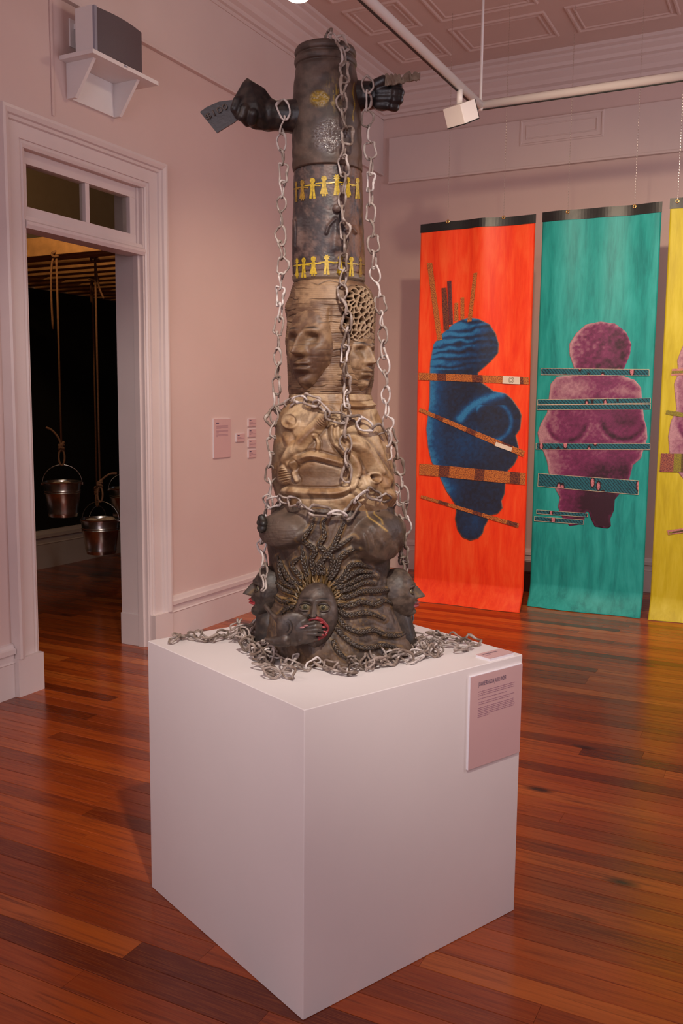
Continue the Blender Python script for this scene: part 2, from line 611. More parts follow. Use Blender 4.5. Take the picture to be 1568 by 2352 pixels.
# ---- floor: single planks
fl = struct(MB().box(NX - 0.1, XR, YF, NY1, -0.06, -0.0125).build('floor', M_darkwood), 'varnished reddish heart pine plank floor')
PW = 0.086
rng = random.Random(3)
planks = []
row = 0
y = YF
while y < NY1:
    x = NX - rng.random() * 1.6
    while x < XR:
        L = rng.uniform(0.7, 2.3)
        planks.append((max(x, NX - 0.05), min(x + L, XR), y, y + PW))
        x += L
    y += PW


def in_main(x, y): return (x > WX - WT - 0.02 and y < WY) or x < WX


def plank_area(p):
    x0, x1, y0, y1 = p
    best = 0
    n = 6
    tot = 0
    for i in range(n):
        a = x0 + (x1 - x0) * i / n; b_ = x0 + (x1 - x0) * (i + 1) / n
        q = np.array([(a, y0, 0), (b_, y0, 0), (b_, y1, 0), (a, y1, 0)])
        d = (q - EYE) @ _f
        if d.min() < 0.3: continue
        s = proj(q)
        c = s.mean(0)
        if not (-40 < c[0] < IMW + 40 and -20 < c[1] < IMH + 60): continue
        # behind the left wall: seen only through the doorway
        cx, cy = (a + b_) / 2, (y0 + y1) / 2
        if cx < WX:
            t = WX / cx
            if not (DY0 < cy * t < DY1): continue
        elif cy > WY: continue
        tot += 0.5 * abs(np.dot(s[:, 0], np.roll(s[:, 1], 1)) - np.dot(s[:, 1], np.roll(s[:, 0], 1)))
    return tot


scored = sorted(((plank_area(p), i) for i, p in enumerate(planks)), reverse=True)
single = [i for a, i in scored if a > 1.0][:300]
sset = set(single)
pm = MB().box(0, 1, 0.0007, PW - 0.0007, -0.0125, 0).mesh('plank')
bmx = bmesh.new(); bmx.from_mesh(pm)
bmesh.ops.bevel(bmx, geom=[e for e in bmx.edges if all(v.co.z > -0.001 for v in e.verts) and abs(e.verts[0].co.x - e.verts[1].co.x) > 0.5], offset=0.0012, segments=1, affect='EDGES')
bmx.to_mesh(pm); bmx.free()
pm.materials.append(M_plank)
for i in single:
    x0, x1, y0, y1 = planks[i]
    obj('floor_plank', pm, None, fl, Matrix.Translation((x0 + 0.0004, y0, 0)) @ Matrix.Diagonal((x1 - x0 - 0.0008, 1, 1, 1)))
far = MB()
for i, p in enumerate(planks):
    if i not in sset:
        far.box(p[0] + 0.0004, p[1] - 0.0004, p[2] + 0.0007, p[3] - 0.0007, -0.0125, 0)
o = far.build('distant_floor_planks', M_plankfar, fl); o['kind'] = 'stuff'

# ---- walls
wl = MB()
wl.box(WX - WT, WX, YF, DY0, 0, ZC)
wl.box(WX - WT, WX, DY1, WY + 0.2, 0, ZC)
wl.box(WX - WT, WX, DY0, DY1, DTOP, ZC)
wall_left = struct(wl.build('wall_left', M_wall), 'dusty pink plaster wall with the open doorway')
wall_back = struct(MB().box(WX - WT, XR + 0.1, WY, WY + 0.2, 0, ZC).build('wall_back', M_wall), 'dusty pink plaster wall behind the hanging banners')
struct(MB().box(XR, XR + 0.1, YF, WY, 0, ZC).build('wall_right', M_wall), 'dusty pink plaster wall to the right')
struct(MB().box(WX - WT, XR + 0.1, YF - 0.1, YF, 0, ZC).build('wall_front', M_wall), 'dusty pink plaster wall at the near end')
ceil = struct(MB().box(NX - 0.1, XR + 0.1, YF - 0.1, NY1, ZC, ZC + 0.1).build('ceiling', M_ceil), 'pressed metal ceiling with raised panel mouldings')

# frieze bands
fa = MB().box(WX, WX + 0.022, YF, WY, 3.575, 4.07)
fa.box(WX, WX + 0.034, YF, WY, 3.565, 3.583)
struct(fa.build('trim_1', M_band, bevel=0.004), 'pale raised frieze band on the left wall')
fb = MB().box(WX + 0.09, XR, WY - 0.03, WY, 3.50, 3.88)
fb.box(WX + 0.09, XR, WY - 0.042, WY, 3.485, 3.505)
fbo = struct(fb.build('trim_2', M_band, bevel=0.004), 'pale raised frieze band above the banners')


def ring_frame(mb, x0, x1, y0, y1, w, t, put):
    """raised picture-frame moulding: put(a, b, h) turns plane coords and height into a point"""
    loops = []
    for g, h in ((0, 0), (w * 0.25, t), (w * 0.7, t), (w, 0)):
        loops.append([put(x0 + g, y0 + g, h), put(x1 - g, y0 + g, h), put(x1 - g, y1 - g, h), put(x0 + g, y1 - g, h)])
    vs = [p for l in loops for p in l]; fs = []
    for k in range(3):
        for i in range(4):
            j = (i + 1) % 4
            fs.append((k * 4 + i, k * 4 + j, k * 4 + 4 + j, k * 4 + 4 + i))
    mb.add(vs, fs)


def rect_frame(mb, y, pts, w, t):
    (x0, z0), (x1, z1) = pts
    ring_frame(mb, x0, x1, z0, z1, w, t, lambda a, b2, h: (a, y - h, b2))


a_ = ony(1193, 337, WY - 0.03); b_ = ony(1388, 250, WY - 0.03)
pf = MB(); rect_frame(pf, WY - 0.03, ((a_[0], a_[2]), (b_[0], b_[2])), 0.022, 0.008)
rect_frame(pf, WY - 0.03, ((a_[0] + 0.05, a_[2] + 0.05), (b_[0] - 0.05, b_[2] - 0.05)), 0.012, 0.006)
pf.build('panel_moulding', M_band, fbo)

# crown mouldings
PROF = [(0, 4.05), (0.03, 4.05), (0.03, 4.075), (0.05, 4.08), (0.055, 4.105), (0.085, 4.12), (0.10, 4.15), (0.135, 4.185), (0.135, 4.205), (0.165, 4.215),
        (0.175, 4.24), (0.215, 4.265), (0.215, 4.285), (0.25, 4.295), (0.25, 4.32), (0, 4.32)]
struct(MB().prism([(WX + d, z) for d, z in PROF], YF, WY, 1).build('trim_3', M_band), 'stepped crown moulding along the left wall')
struct(MB().prism([(WY - d, z) for d, z in PROF], WX, XR, 0).build('trim_4', M_band), 'stepped crown moulding along the back wall')

# ceiling panels
def ceil_frame(x0, x1, y0, y1):
    mb = MB()
    for g, w, t in ((0.0, 0.028, 0.012), (0.05, 0.018, 0.008)):
        ring_frame(mb, x0 + g, x1 - g, y0 + g, y1 - g, w, t, lambda a, b2, h: (a, b2, ZC - h))
    mb.build('ceiling_panel', M_ceil, ceil)


cols = [(-3.14, -2.70), (-2.56, -1.83), (-1.69, -0.96), (-0.82, -0.09)]
for cx0, cx1 in cols:
    for k in range(5):
        y1 = 7.20 - k * 0.62
        ceil_frame(cx0, cx1, y1 - 0.48, y1)

# baseboards
BB = [(0, 0), (0.024, 0), (0.024, 0.175), (0.028, 0.18), (0.02, 0.187), (0.02, 0.222), (0.034, 0.228), (0.034, 0.252), (0.022, 0.258), (0.016, 0.276), (0, 0.28)]
lb = MB()
lb.prism([(WX + d, z) for d, z in BB], YF, DY0 - 0.17, 1)
lb.prism([(WX + d, z) for d, z in BB], DY1 + 0.17, WY, 1)
struct(lb.build('baseboard_left', M_trim), 'moulded pale baseboard along the left wall')
struct(MB().prism([(WY - d, z) for d, z in BB], WX, XR, 0).build('baseboard_back', M_trim), 'moulded pale baseboard along the back wall')

# ---- doorway casing
CAS = [(0.0, 0.0), (0.0, 0.012), (0.012, 0.018), (0.022, 0.012), (0.034, 0.014), (0.036, 0.022), (0.105, 0.024), (0.11, 0.036), (0.125, 0.04), (0.130, 0.052), (0.15, 0.06), (0.165, 0.058), (0.168, 0.0)]
cz = DTOP
def casing_side(sgn, yin):
    mb = MB().prism([(WX + h, yin + sgn * w) for w, h in CAS], 0.20, cz, 2)
    mb.box(WX, WX + 0.05, yin, yin + sgn * 0.172, 0, 0.20)
    return mb


door_trim = struct(MB().add([], []).box(WX - WT, WX - WT + 0.02, DY1 - 0.0, DY1 + 0.002, 0, 0.01).build('trim_5', M_trim), 'deep moulded door casing around the doorway')
casing_side(-1, DY0).build('side_casing', M_trim, door_trim)
casing_side(1, DY1).build('side_casing', M_trim, door_trim)
# head casing, mitred
hv = []; hf = []
n_ = len(CAS)
for (w, h) in CAS: hv.append((WX + h, DY0 - w, cz + w))
for (w, h) in CAS: hv.append((WX + h, DY1 + w, cz + w))
for i in range(n_): hf.append((i, (i + 1) % n_, n_ + (i + 1) % n_, n_ + i))
MB().add(hv, hf).build('head_casing', M_trim, door_trim)
# close the mitre corners on the side casings
for sgn, yin in ((-1, DY0), (1, DY1)):
    vv = [(WX + h, yin + sgn * w, cz) for w, h in CAS] + [(WX + h, yin + sgn * w, cz + w) for w, h in CAS]
    MB().add(vv, [(i, (i + 1) % n_, n_ + (i + 1) % n_, n_ + i) for i in range(n_)]).build('casing_mitre', M_trim, door_trim)
# jamb linings and blocks
jl = MB().box(WX - WT - 0.005, WX + 0.006, DY1 - 0.012, DY1 + 0.01, 0, DTOP)
jl.box(WX - 0.06, WX - 0.02, DY1 - 0.028, DY1, 0.0, DTOP)
jl.build('jamb_lining', M_trim, door_trim, bevel=0.002)
MB().box(WX - WT - 0.005, WX + 0.006, DY0 - 0.01, DY0 + 0.012, 0, DTOP).build('jamb_lining', M_trim, door_trim, bevel=0.002)
MB().box(WX - WT - 0.006, WX - 0.06, DY1 - 0.02, DY1, 0, 0.20).build('jamb_block', M_trim, door_trim, bevel=0.002)

# transom window
TZ0, TZ1 = 2.385, 2.76
tw = struct(MB().box(WX - 0.09, WX - 0.03, DY0 + 0.01, DY1 - 0.01, TZ0 + 0.035, TZ0 + 0.105).build('window_1', M_trim, bevel=0.004), 'two-light transom window over the doorway')
rl = MB()
rl.box(WX - 0.09, WX - 0.03, DY0 + 0.01, DY1 - 0.01, TZ1 - 0.062, TZ1)
rl.build('top_rail', M_trim, tw, bevel=0.003)
MB().box(WX - 0.089, WX - 0.032, DY0 + 0.011, DY0 + 0.06, TZ0 + 0.09, TZ1 - 0.05).build('stile', M_trim, tw, bevel=0.003)
MB().box(WX - 0.089, WX - 0.032, DY1 - 0.075, DY1 - 0.011, TZ0 + 0.09, TZ1 - 0.05).build('stile', M_trim, tw, bevel=0.003)
ym = (onx(196, 450, WX - 0.05)[1])
MB().box(WX - 0.08, WX - 0.035, ym - 0.016, ym + 0.016, TZ0 + 0.09, TZ1 - 0.05).build('glazing_bar', M_trim, tw, bevel=0.003)
MB().box(WX - 0.062, WX - 0.058, DY0 + 0.05, ym, TZ0 + 0.09, TZ1 - 0.05).build('pane', M_glass, tw)
MB().box(WX - 0.062, WX - 0.058, ym, DY1 - 0.06, TZ0 + 0.09, TZ1 - 0.05).build('pane', M_glass, tw)
tb = MB().prism([(WX - 0.10, TZ0 - 0.012), (WX + 0.012, TZ0 - 0.012), (WX + 0.022, TZ0 + 0.006), (WX + 0.022, TZ0 + 0.02), (WX + 0.006, TZ0 + 0.03), (WX + 0.0, TZ0 + 0.05), (WX - 0.10, TZ0 + 0.05)], DY0 + 0.005, DY1 - 0.005, 1)
tb.build('transom_bar', M_trim, tw)

# ---- the next room
nb = MB().box(NX - 0.1, NX, NY0, NY1, 0, ZS)
struct(nb.build('wall_next_room', M_blackwall), 'black wall of the dark next room')
struct(MB().box(NX - 0.1, NX, NY0, NY1, ZS, ZC).build('wall_next_room_upper', M_tan), 'tan wall above the slats in the next room')
struct(MB().box(NX, WX - WT, NY1, NY1 + 0.1, 0, ZC).build('wall_next_room_end', M_blackwall), 'black end wall of the next room')
struct(MB().box(NX, WX - WT, NY0 - 0.1, NY0, 0, ZC).build('wall_next_room_near', M_tan), 'near wall of the next room')
struct(MB().prism([(NX + d * 1.1, z * 1.25) for d, z in BB], NY0, NY1, 1).build('baseboard_next_room', M_trim), 'pale baseboard along the black wall')

sf = thing('slatted_frame', 'pale pine slatted frame hanging under the ceiling of the next room', 'frame', (-4.9, 5.5, ZS))
yb = onz(56, 591, ZS)[1]
MB().box(NX, WX - WT - 0.15, yb, yb + 0.05, ZS, ZS + 0.125).build('beam', M_slat, sf, bevel=0.004)
sm = MB().box(NX, WX - WT - 0.15, 0, 0.10, ZS, ZS + 0.022).mesh('slat', bevel=0.002, seg=1)
sm.materials.append(M_slat)
yy = yb + 0.10
while yy < NY1 - 0.2:
    obj('slat', sm, None, sf, Matrix.Translation((0, yy, 0)))
    yy += 0.20
for xx in (-5.6, -4.3):
    MB().box(xx, xx + 0.05, yb + 0.05, NY1, ZS + 0.022, ZS + 0.10).build('joist', M_slat, sf)

# ---- added window frames on the unseen sides, built around the area fill lights
def added_window(name, put, w, z0, z1, label):
    fr = MB()
    def bx(a0, a1, c0, c1, d):
        p = [put(a, c, e) for e in (0.0, d) for a, c in ((a0, c0), (a1, c0), (a1, c1), (a0, c1))]
        fr.add(p, [(0, 1, 2, 3), (7, 6, 5, 4), (0, 4, 5, 1), (1, 5, 6, 2), (2, 6, 7, 3), (3, 7, 4, 0)])
    for a in (-w / 2 - 0.08, w / 2): bx(a, a + 0.08, z0 - 0.08, z1 + 0.08, 0.05)
    for c in (z0 - 0.08, z1): bx(-w / 2, w / 2, c, c + 0.08, 0.05)
    o_ = struct(fr.build(name, M_trim), label)
    fr = MB(); bx(-0.02, 0.02, z0, z1, 0.03); fr.build('glazing_bar', M_trim, o_)
    fr = MB(); bx(-w / 2, w / 2, (z0 + z1) / 2 - 0.02, (z0 + z1) / 2 + 0.02, 0.03); fr.build('glazing_bar', M_trim, o_)
    fr = MB(); bx(-w / 2, w / 2, z0, z1, 0.01); fr.build('pane', M_glass, o_)


added_window('added_window_2', lambda a, c, d: (-0.6 + a, YF + d, c), 3.0, 0.9, 3.3, 'added wide window frame around the unseen fill light at the near end')
added_window('added_window_3', lambda a, c, d: (XR - d, 5.0 + a, c), 2.4, 1.2, 3.4, 'added window frame around the unseen fill light at the right wall')
# ================================================================== buckets on ropes (next room)
def bucket(cx, cy, ztop, r, h, label, tail, zhang, twist=0.0, lod=1):
    t = thing('steel_bucket', label, 'bucket', (cx, cy, ztop - h), 'galvanised buckets hanging on ropes')
    rb = r * 0.74
    def R(f): return rb + (r - rb) * f
    prof = [(rb - 0.004, 0.006), (rb, 0.0), (R(.05), h * .05), (R(.10) + 0.004, h * .10), (R(.13), h * .13), (R(.66), h * .66), (R(.69) + 0.005, h * .69), (R(.72), h * .72),
            (R(.75) + 0.005, h * .75), (R(.78), h * .78), (R(.97), h * .97), (r + 0.006, h * .985), (r + 0.007, h), (r + 0.001, h + .003), (r - 0.003, h * .985), (R(.6) - 0.003, h * .6), (R(.1) - 0.003, h * .08)]
    mb = MB().lathe(prof, (cx, cy, ztop - h), 44, cap0=True, cap1=True)
    bd = mb.build('bucket_body', M_steel, t, smooth=False); smooth_by_angle(bd.data, 50)
    # rags inside
    rm = MB(); rr = random.Random(int(cx * 100))
    for k in range(5):
        a = rr.uniform(0, 6.28); q = rr.uniform(0, r * .45)
        rm.sphere((cx + q * math.cos(a), cy + q * math.sin(a), ztop - 0.03 + rr.uniform(-.01, .012)), (r * .42, r * .36, 0.03), 12, 8)
    rm.build('contents', M_bucketfill, t, smooth=True)
    # bail handle and lugs
    d = Vector((_r0[0], _r0[1], 0)); d.rotate(Matrix.Rotation(twist, 3, 'Z'))
    hh = r * 1.0
    pts = [Vector((cx, cy, ztop - 0.012)) + d * (r + 0.004) * math.cos(a) + Vector((0, 0, hh * math.sin(a))) for a in np.linspace(0, math.pi, 24)]
    MB().tube(pts, 0.0028, 6).build('handle', M_steel, t, smooth=True)
    for s in (-1, 1):
        MB().sphere(Vector((cx, cy, ztop - 0.014)) + d * s * (r + 0.004), 0.011, 10, 8).build('handle_lug', M_steel, t, smooth=True)
    # rope
    ztie = ztop + hh - 0.012
    ro = thing('hanging_rope', 'brown jute rope knotted to the ' + tail['txt'], 'rope', (cx, cy, ztie), 'ropes holding the buckets')
    kz = ztie + 0.13
    loop = [Vector((cx, cy, ztie - 0.004)) + d * 0.020 * math.sin(a) + Vector((0, 0, 0.055 - 0.055 * math.cos(a))) for a in np.linspace(0.0, 2 * math.pi, 18)[:-1]]
    MB().tube(loop, 0.0075, 7, closed=True).build('loop', M_rope, ro, smooth=True)
    MB().tube([(cx, cy, kz - 0.02), (cx + tail['lean'] * 0.3, cy, (kz + zhang) / 2), (cx, cy, zhang + 0.03)], 0.0072, 8).build('rope_length', M_rope, ro, smooth=True)
    kn = MB()
    for q in range(3):
        ring = [Vector((cx, cy, kz - 0.02 + q * 0.017)) + d * 0.015 * math.cos(a) + d.cross(Vector((0, 0, 1))) * 0.015 * math.sin(a) + Vector((0, 0, 0.012 * math.sin(a + q))) for a in np.linspace(0, 2 * math.pi, 14)[:-1]]
        kn.tube(ring, 0.010, 7, closed=True)
    kn.build('knot', M_rope, ro, smooth=True)
    tp = [Vector((cx, cy, kz)) + d * p[0] + Vector((0, 0, p[1])) for p in tail['pts']]
    MB().tube([tuple(q) for q in catmull(tp, 5)], 0.0078, 7).build('loose_end', M_rope, ro, smooth=True)
    ty = MB()
    for q in range(2):
        ring = [Vector((cx, cy, zhang + 0.005 + q * 0.02)) + Vector((0.014 * math.cos(a), 0.075 * math.cos(a) * 0.3 + 0.016 * math.sin(a), 0.02 * math.sin(a + q))) for a in np.linspace(0, 2 * math.pi, 14)[:-1]]
        ty.tube(ring, 0.009, 7, closed=True)
    ty.build('top_knot', M_rope, ro, smooth=True)
    if tail.get('top'):
        tp = [Vector((cx, cy, zhang)) + d * p[0] + Vector((0, 0, p[1])) for p in tail['top']]
        MB().tube([tuple(q) for q in catmull(tp, 5)], 0.0075, 7).build('top_tail', M_rope, ro, smooth=True)


def bpos(x, y, X):
    return onx(x, y, X)


p = bpos(143, 1106, -4.60)
bucket(p[0], p[1], p[2], 0.130, 0.245, 'steel bucket hanging higher, left of the doorway view', dict(txt='higher steel bucket, left', lean=0.0, pts=[(0, 0), (-0.02, 0.06), (-0.06, 0.11), (-0.10, 0.13)], top=[(0, 0), (-0.03, -0.06), (-0.04, -0.25), (-0.035, -0.50)]), ZS, 0.25)
p = bpos(231, 1191, -4.50)
bucket(p[0], p[1], p[2], 0.138, 0.255, 'steel bucket hanging lower, in front beside the right door jamb', dict(txt='lower front steel bucket', lean=0.0, pts=[(0, 0), (0.03, 0.04), (0.08, 0.07), (0.13, 0.075)], top=[(0, 0), (0.01, -0.10), (0.03, -0.20), (0.06, -0.27)]), ZS, -0.15)
p = bpos(224, 1196, -5.15)
bucket(p[0], p[1], p[2], 0.135, 0.25, 'steel bucket half hidden behind the lower front bucket', dict(txt='bucket hidden behind the lower front one', lean=0.0, pts=[(0, 0), (-0.02, 0.03), (-0.035, 0.02)], top=[(0, 0), (-0.03, -0.10), (-0.02, -0.2)]), ZS, 1.3)
p = bpos(285, 1120, -5.3)
bucket(p[0], p[1], p[2], 0.135, 0.25, 'dim steel bucket partly cut off by the right door jamb', dict(txt='dim bucket cut off by the right jamb', lean=0.0, pts=[(0, 0), (-0.02, 0.03), (-0.035, 0.02)]), ZS, 0.5)

# ================================================================== loudspeaker on its shelf
SZ = 3.285
SX1 = -3.313; SY0, SY1 = 3.70, 4.225
sh = thing('wall_shelf', 'white bracket shelf high on the wall under the grey speaker', 'shelf', (WX, (SY0 + SY1) / 2, 3.08))
MB().box(WX, SX1, SY0, SY1, SZ - 0.022, SZ).build('shelf_board', M_white, sh, bevel=0.002)
SB = [(WX, 3.085), (WX + 0.055, 3.085), (WX + 0.185, SZ - 0.022), (WX, SZ - 0.022)]
for y0 in (SY0 + 0.05, SY1 - 0.13):
    MB().prism(SB, y0, y0 + 0.02, 1).build('side_bracket', M_white, sh)
MB().box(WX, WX + 0.018, SY0 + 0.0701, SY1 - 0.1301, 3.0855, SZ - 0.0225).build('back_board', M_white, sh)

sp = thing('loudspeaker', 'white loudspeaker with a curved dark grey grille on the wall shelf', 'speaker', (WX + 0.12, 3.93, SZ))
PY0, PY1 = 3.745, 4.125
MB().box(WX + 0.07, SX1 - 0.035, PY0, PY1, SZ, SZ + 0.235).build('cabinet', M_white, sp, bevel=0.006)
gv = []
gp = [(SX1 - 0.035, PY0)] + [(SX1 - 0.028 + 0.022 * math.sin(math.pi * t), PY0 + 0.006 + (PY1 - PY0 - 0.012) * t) for t in np.linspace(0, 1, 14)] + [(SX1 - 0.035, PY1)]
MB().prism(gp, SZ + 0.006, SZ + 0.226, 2).build('grille', M_grille, sp)
MB().box(SX1 - 0.036, SX1 - 0.022, PY0 - 0.002, PY0 + 0.016, SZ + 0.006, SZ + 0.228).build('grille_edge', M_grey, sp)
MB().box(SX1 - 0.010, SX1 + 0.001, 3.935, 3.965, SZ - 0.012, SZ - 0.004).build('name_badge', M_grey, sp)

ot = thing('wall_outlet', 'white wall outlet with plugs and thin cords left of the speaker', 'outlet', (WX, 3.82, 3.36))
MB().box(WX, WX + 0.008, 3.775, 3.85, 3.355, 3.495).build('cover_plate', M_white, ot, bevel=0.003)
MB().box(WX + 0.008, WX + 0.05, 3.80, 3.835, 3.445, 3.475).build('plug', M_white, ot, bevel=0.006)
MB().tube([tuple(q) for q in catmull([(WX + 0.05, 3.818, 3.46), (WX + 0.075, 3.83, 3.44), (WX + 0.07, 3.835, 3.36), (WX + 0.09, 3.84, SZ + 0.004)], 6)], 0.004, 6).build('cord', M_white, ot, smooth=True)
MB().tube([tuple(q) for q in catmull([(WX + 0.04, 3.81, 3.45), (WX + 0.045, 3.812, 3.38), (WX + 0.05, 3.80, 3.33), (WX + 0.08, 3.82, SZ + 0.004)], 6)], 0.0035, 6).build('cord', M_grey, ot, smooth=True)

# ================================================================== wall labels on the left wall
def wall_label(y0, y1, z0, z1, label, rows, head, group=None):
    t = thing('wall_label', label, 'label', (WX, (y0 + y1) / 2, z0), group)
    MB().box(WX, WX + 0.010, y0, y1, z0, z1).build('label_board', M_label, t)
    e = MB().box(WX, WX + 0.0095, y0 - 0.0015, y0, z0, z1).box(WX, WX + 0.0095, y0 - 0.0015, y1, z1, z1 + 0.0015)
    e.build('board_edge', M_labeledge, t)
    tx = MB(); X = WX + 0.0105
    w = y1 - y0; h = z1 - z0
    tx.box(WX + 0.01, X, y0 + w * head[0], y0 + w * head[1], z1 - h * head[2], z1 - h * head[3])
    tx.build('printed_heading', M_ink, t)
    tx = MB()
    for (a, b2, c) in rows:
        tx.box(WX + 0.01, X, y0 + w * a, y0 + w * b2, z1 - h * c - 0.0028, z1 - h * c)
    tx.build('printed_text', M_inksoft, t)


rows = []
for blk in ((0.175, 4, 0.42), (0.29, 4, 0.28), (0.405, 3, 0.22)):
    for k in range(blk[1]):
        rows.append((0.14, 0.84 if k < blk[1] - 1 else blk[2], blk[0] + k * 0.022))
wall_label(5.045, 5.245, 1.142, 1.407, 'large pink text panel on the left wall beside the doorway', rows, (0.13, 0.30, 0.125, 0.10))
small = [(0.1, 0.55, 0.45), (0.1, 0.95, 0.58), (0.1, 0.3, 0.70)]
wall_label(5.32, 5.425, 1.244, 1.302, 'small pink label standing alone right of the large text panel', small, (0.1, 0.35, 0.28, 0.18), 'small pink wall labels')
for (zt, nm) in ((1.404, 'topmost'), (1.330, 'second from top'), (1.255, 'third from top'), (1.181, 'lowest')):
    wall_label(5.475, 5.575, zt - 0.056, zt, 'small pink label in the column of four, ' + nm, small, (0.1, 0.35, 0.28, 0.18), 'small pink wall labels')

# ================================================================== lighting track
TR = 0.027
TZ = 3.40
trk = thing('lighting_track', 'white pipe lighting track with a black slot hung below the ceiling', 'track', (-1.95, 5.70, TZ))
tx0 = -1.945
MB().tube([(tx0, YF + 0.3, TZ), (tx0, 5.72, TZ)], TR, 14).build('pipe', M_white, trk, smooth=True)
MB().box(tx0 - 0.018, tx0 - 0.004, YF + 0.3, 5.70, TZ - TR - 0.002, TZ - TR + 0.012).build('slot', M_black, trk)
MB().tube([(tx0, 5.72, TZ), (XR, 5.72, TZ)], TR, 14).build('pipe', M_white, trk, smooth=True)
MB().box(tx0, XR, 5.72 - 0.008, 5.72 + 0.006, TZ - TR - 0.003, TZ - TR + 0.004).build('slot', M_black, trk)
MB().sphere((tx0, 5.72, TZ), TR * 1.25, 14, 10).build('corner_joint', M_white, trk, smooth=True)
MB().tube([(tx0, 5.72, TZ), (tx0, 5.72, ZC)], 0.009, 8).build('hanging_rod', M_white, trk, smooth=True)
MB().tube([(0.6, 5.72, TZ), (0.6, 5.72, ZC)], 0.009, 8).build('hanging_rod', M_white, trk, smooth=True)

c = Vector(tuple(onz(1052, 243, 3.29)))
th = thing('track_light', 'white box shaped track light seen from behind near the pipe corner', 'lamp', (tx0, c.y, 3.20))
MB().tube([(tx0, c.y + 0.0, TZ - 0.02), (tx0, c.y, TZ - 0.10)], 0.018, 10).build('stem', M_white, th, smooth=True)
Mh = Matrix.Translation((tx0 - 0.0, c.y, TZ - 0.16)) @ Matrix.Rotation(math.radians(-20), 4, 'Z') @ Matrix.Rotation(math.radians(25), 4, 'X')
hm = MB().box(-0.068, 0.068, -0.055, 0.09, -0.055, 0.055).mesh('housing', bevel=0.004)
obj('housing', hm, M_white, th, Mh)
hm = MB().box(-0.064, 0.064, 0.09, 0.10, -0.050, 0.050).mesh('front_bezel')
obj('front_bezel', hm, M_black, th, Mh)
hm = MB().box(-0.070, 0.070, -0.055, 0.09, -0.060, -0.054).mesh('lower_edge')
obj('lower_edge', hm, M_black, th, Mh)

# lit lamp at the top edge of the picture
c = Vector(tuple(onz(684, -3, 3.55)))
lt = thing('ceiling_spotlight', 'glowing round spotlight at the top edge above the sculpture', 'lamp', tuple(c))
MB().lathe([(0.045, 0.02), (0.052, 0.0), (0.056, 0.03), (0.05, 0.14), (0.03, 0.16)], tuple(c), 24, cap1=True).build('lamp_can', M_white, lt, smooth=True)
MB().lathe([(0.0455, 0.012), (0.03, 0.002), (0.001, -0.002)], tuple(c), 24).build('bulb_face', M_bulb, lt, smooth=True)
MB().tube([(c.x, c.y, c.z + 0.15), (c.x, c.y, ZC)], 0.01, 8).build('drop_rod', M_white, lt, smooth=True)
ll = bpy.data.lights.new('spotlight_glow', 'POINT'); ll.energy = 5; ll.color = WARM; ll.shadow_soft_size = 0.04
lo = bpy.data.objects.new('spotlight_glow', ll); lo.location = (c.x, c.y, c.z - 0.06); link(lo, lt)
# thin conduit up the left wall above the door
yc = onx(118, 150, WX)[1]
tag(MB().box(WX, WX + 0.008, yc - 0.008, yc + 0.008, 2.97, 4.05).build('cable_cover', M_wall, bevel=0.002), 'thin painted cable cover rising from the door casing', 'conduit')

# low dark box behind the banners
a_ = onz(1205, 1358, 0.0)
bx = thing('low_wooden_box', 'low dark wooden box at the wall between orange and teal banners', 'box', (a_[0], WY - 0.15, 0))
MB().box(a_[0] - 0.35, a_[0] + 0.40, a_[1], WY - 0.035, 0, 0.155).build('box_body', M_darkwood, bx, bevel=0.004)
MB().box(a_[0] - 0.36, a_[0] + 0.41, a_[1] - 0.01, WY - 0.035, 0.155, 0.172).build('box_lid', M_darkwood, bx, bevel=0.003)
# ================================================================== plinth
PH = 0.7892; PA, PB = 0.7909, 0.7916; PROT = 0.4162
PF = Vector((-1.0039, 1.7945, 0))
EX = Vector((math.sin(PROT), math.cos(PROT), 0)); EYV = Vector((-math.cos(PROT), math.sin(PROT), 0))
MP = Matrix(((EX.x, EYV.x, 0, PF.x), (EX.y, EYV.y, 0, PF.y), (0, 0, 1, 0), (0, 0, 0, 1)))
pl = MB().box(0, PB, 0, PA, 0, PH).mesh('plinth', bevel=0.004, seg=3)
smooth_by_angle(pl, 35)
plinth = obj('display_plinth', pl, M_plinth, None, MP)
tag(plinth, 'large white painted cube plinth under the dark totem sculpture', 'plinth')


def onface(x, y):
    """pixel on the plinth's right-hand face -> (along, up)"""
    d = ray(x, y); n = np.array(EYV); t = ((np.array(PF) - EYE) @ n) / (d @ n)
    p = EYE + t * d
    return float((p - np.array(PF)) @ np.array(EX)), float(p[2])


def face_box(a0, a1, z0, z1, d0, d1):
    mb = MB().box(a0, a1, -d1, -d0, z0, z1)
    mb.v = [tuple(MP @ Vector(v)) for v in mb.v]
    return mb


tl, tr, br, bl = onface(1077, 1554), onface(1196, 1524), onface(1188, 1727), onface(1070.5, 1766)
la0, la1 = (tl[0] + bl[0]) / 2, (tr[0] + br[0]) / 2
lz1, lz0 = (tl[1] + tr[1]) / 2, (bl[1] + br[1]) / 2
tp_ = thing('text_panel', 'pink text panel mounted on the right face of the plinth', 'label', tuple(MP @ Vector(((la0 + la1) / 2, 0, lz0))))
lt_ = 0.007
face_box(la0, la1, lz0, lz1, 0.0, lt_).build('panel_board', M_label, tp_)
eb = face_box(la0 - 0.0012, la0, lz0, lz1, 0, lt_ - 0.0004)
q_ = face_box(la0 - 0.0012, la1, lz1, lz1 + 0.0012, 0, lt_ - 0.0004); eb.add(q_.v, q_.f)
eb.build('panel_edge', M_labeledge, tp_)


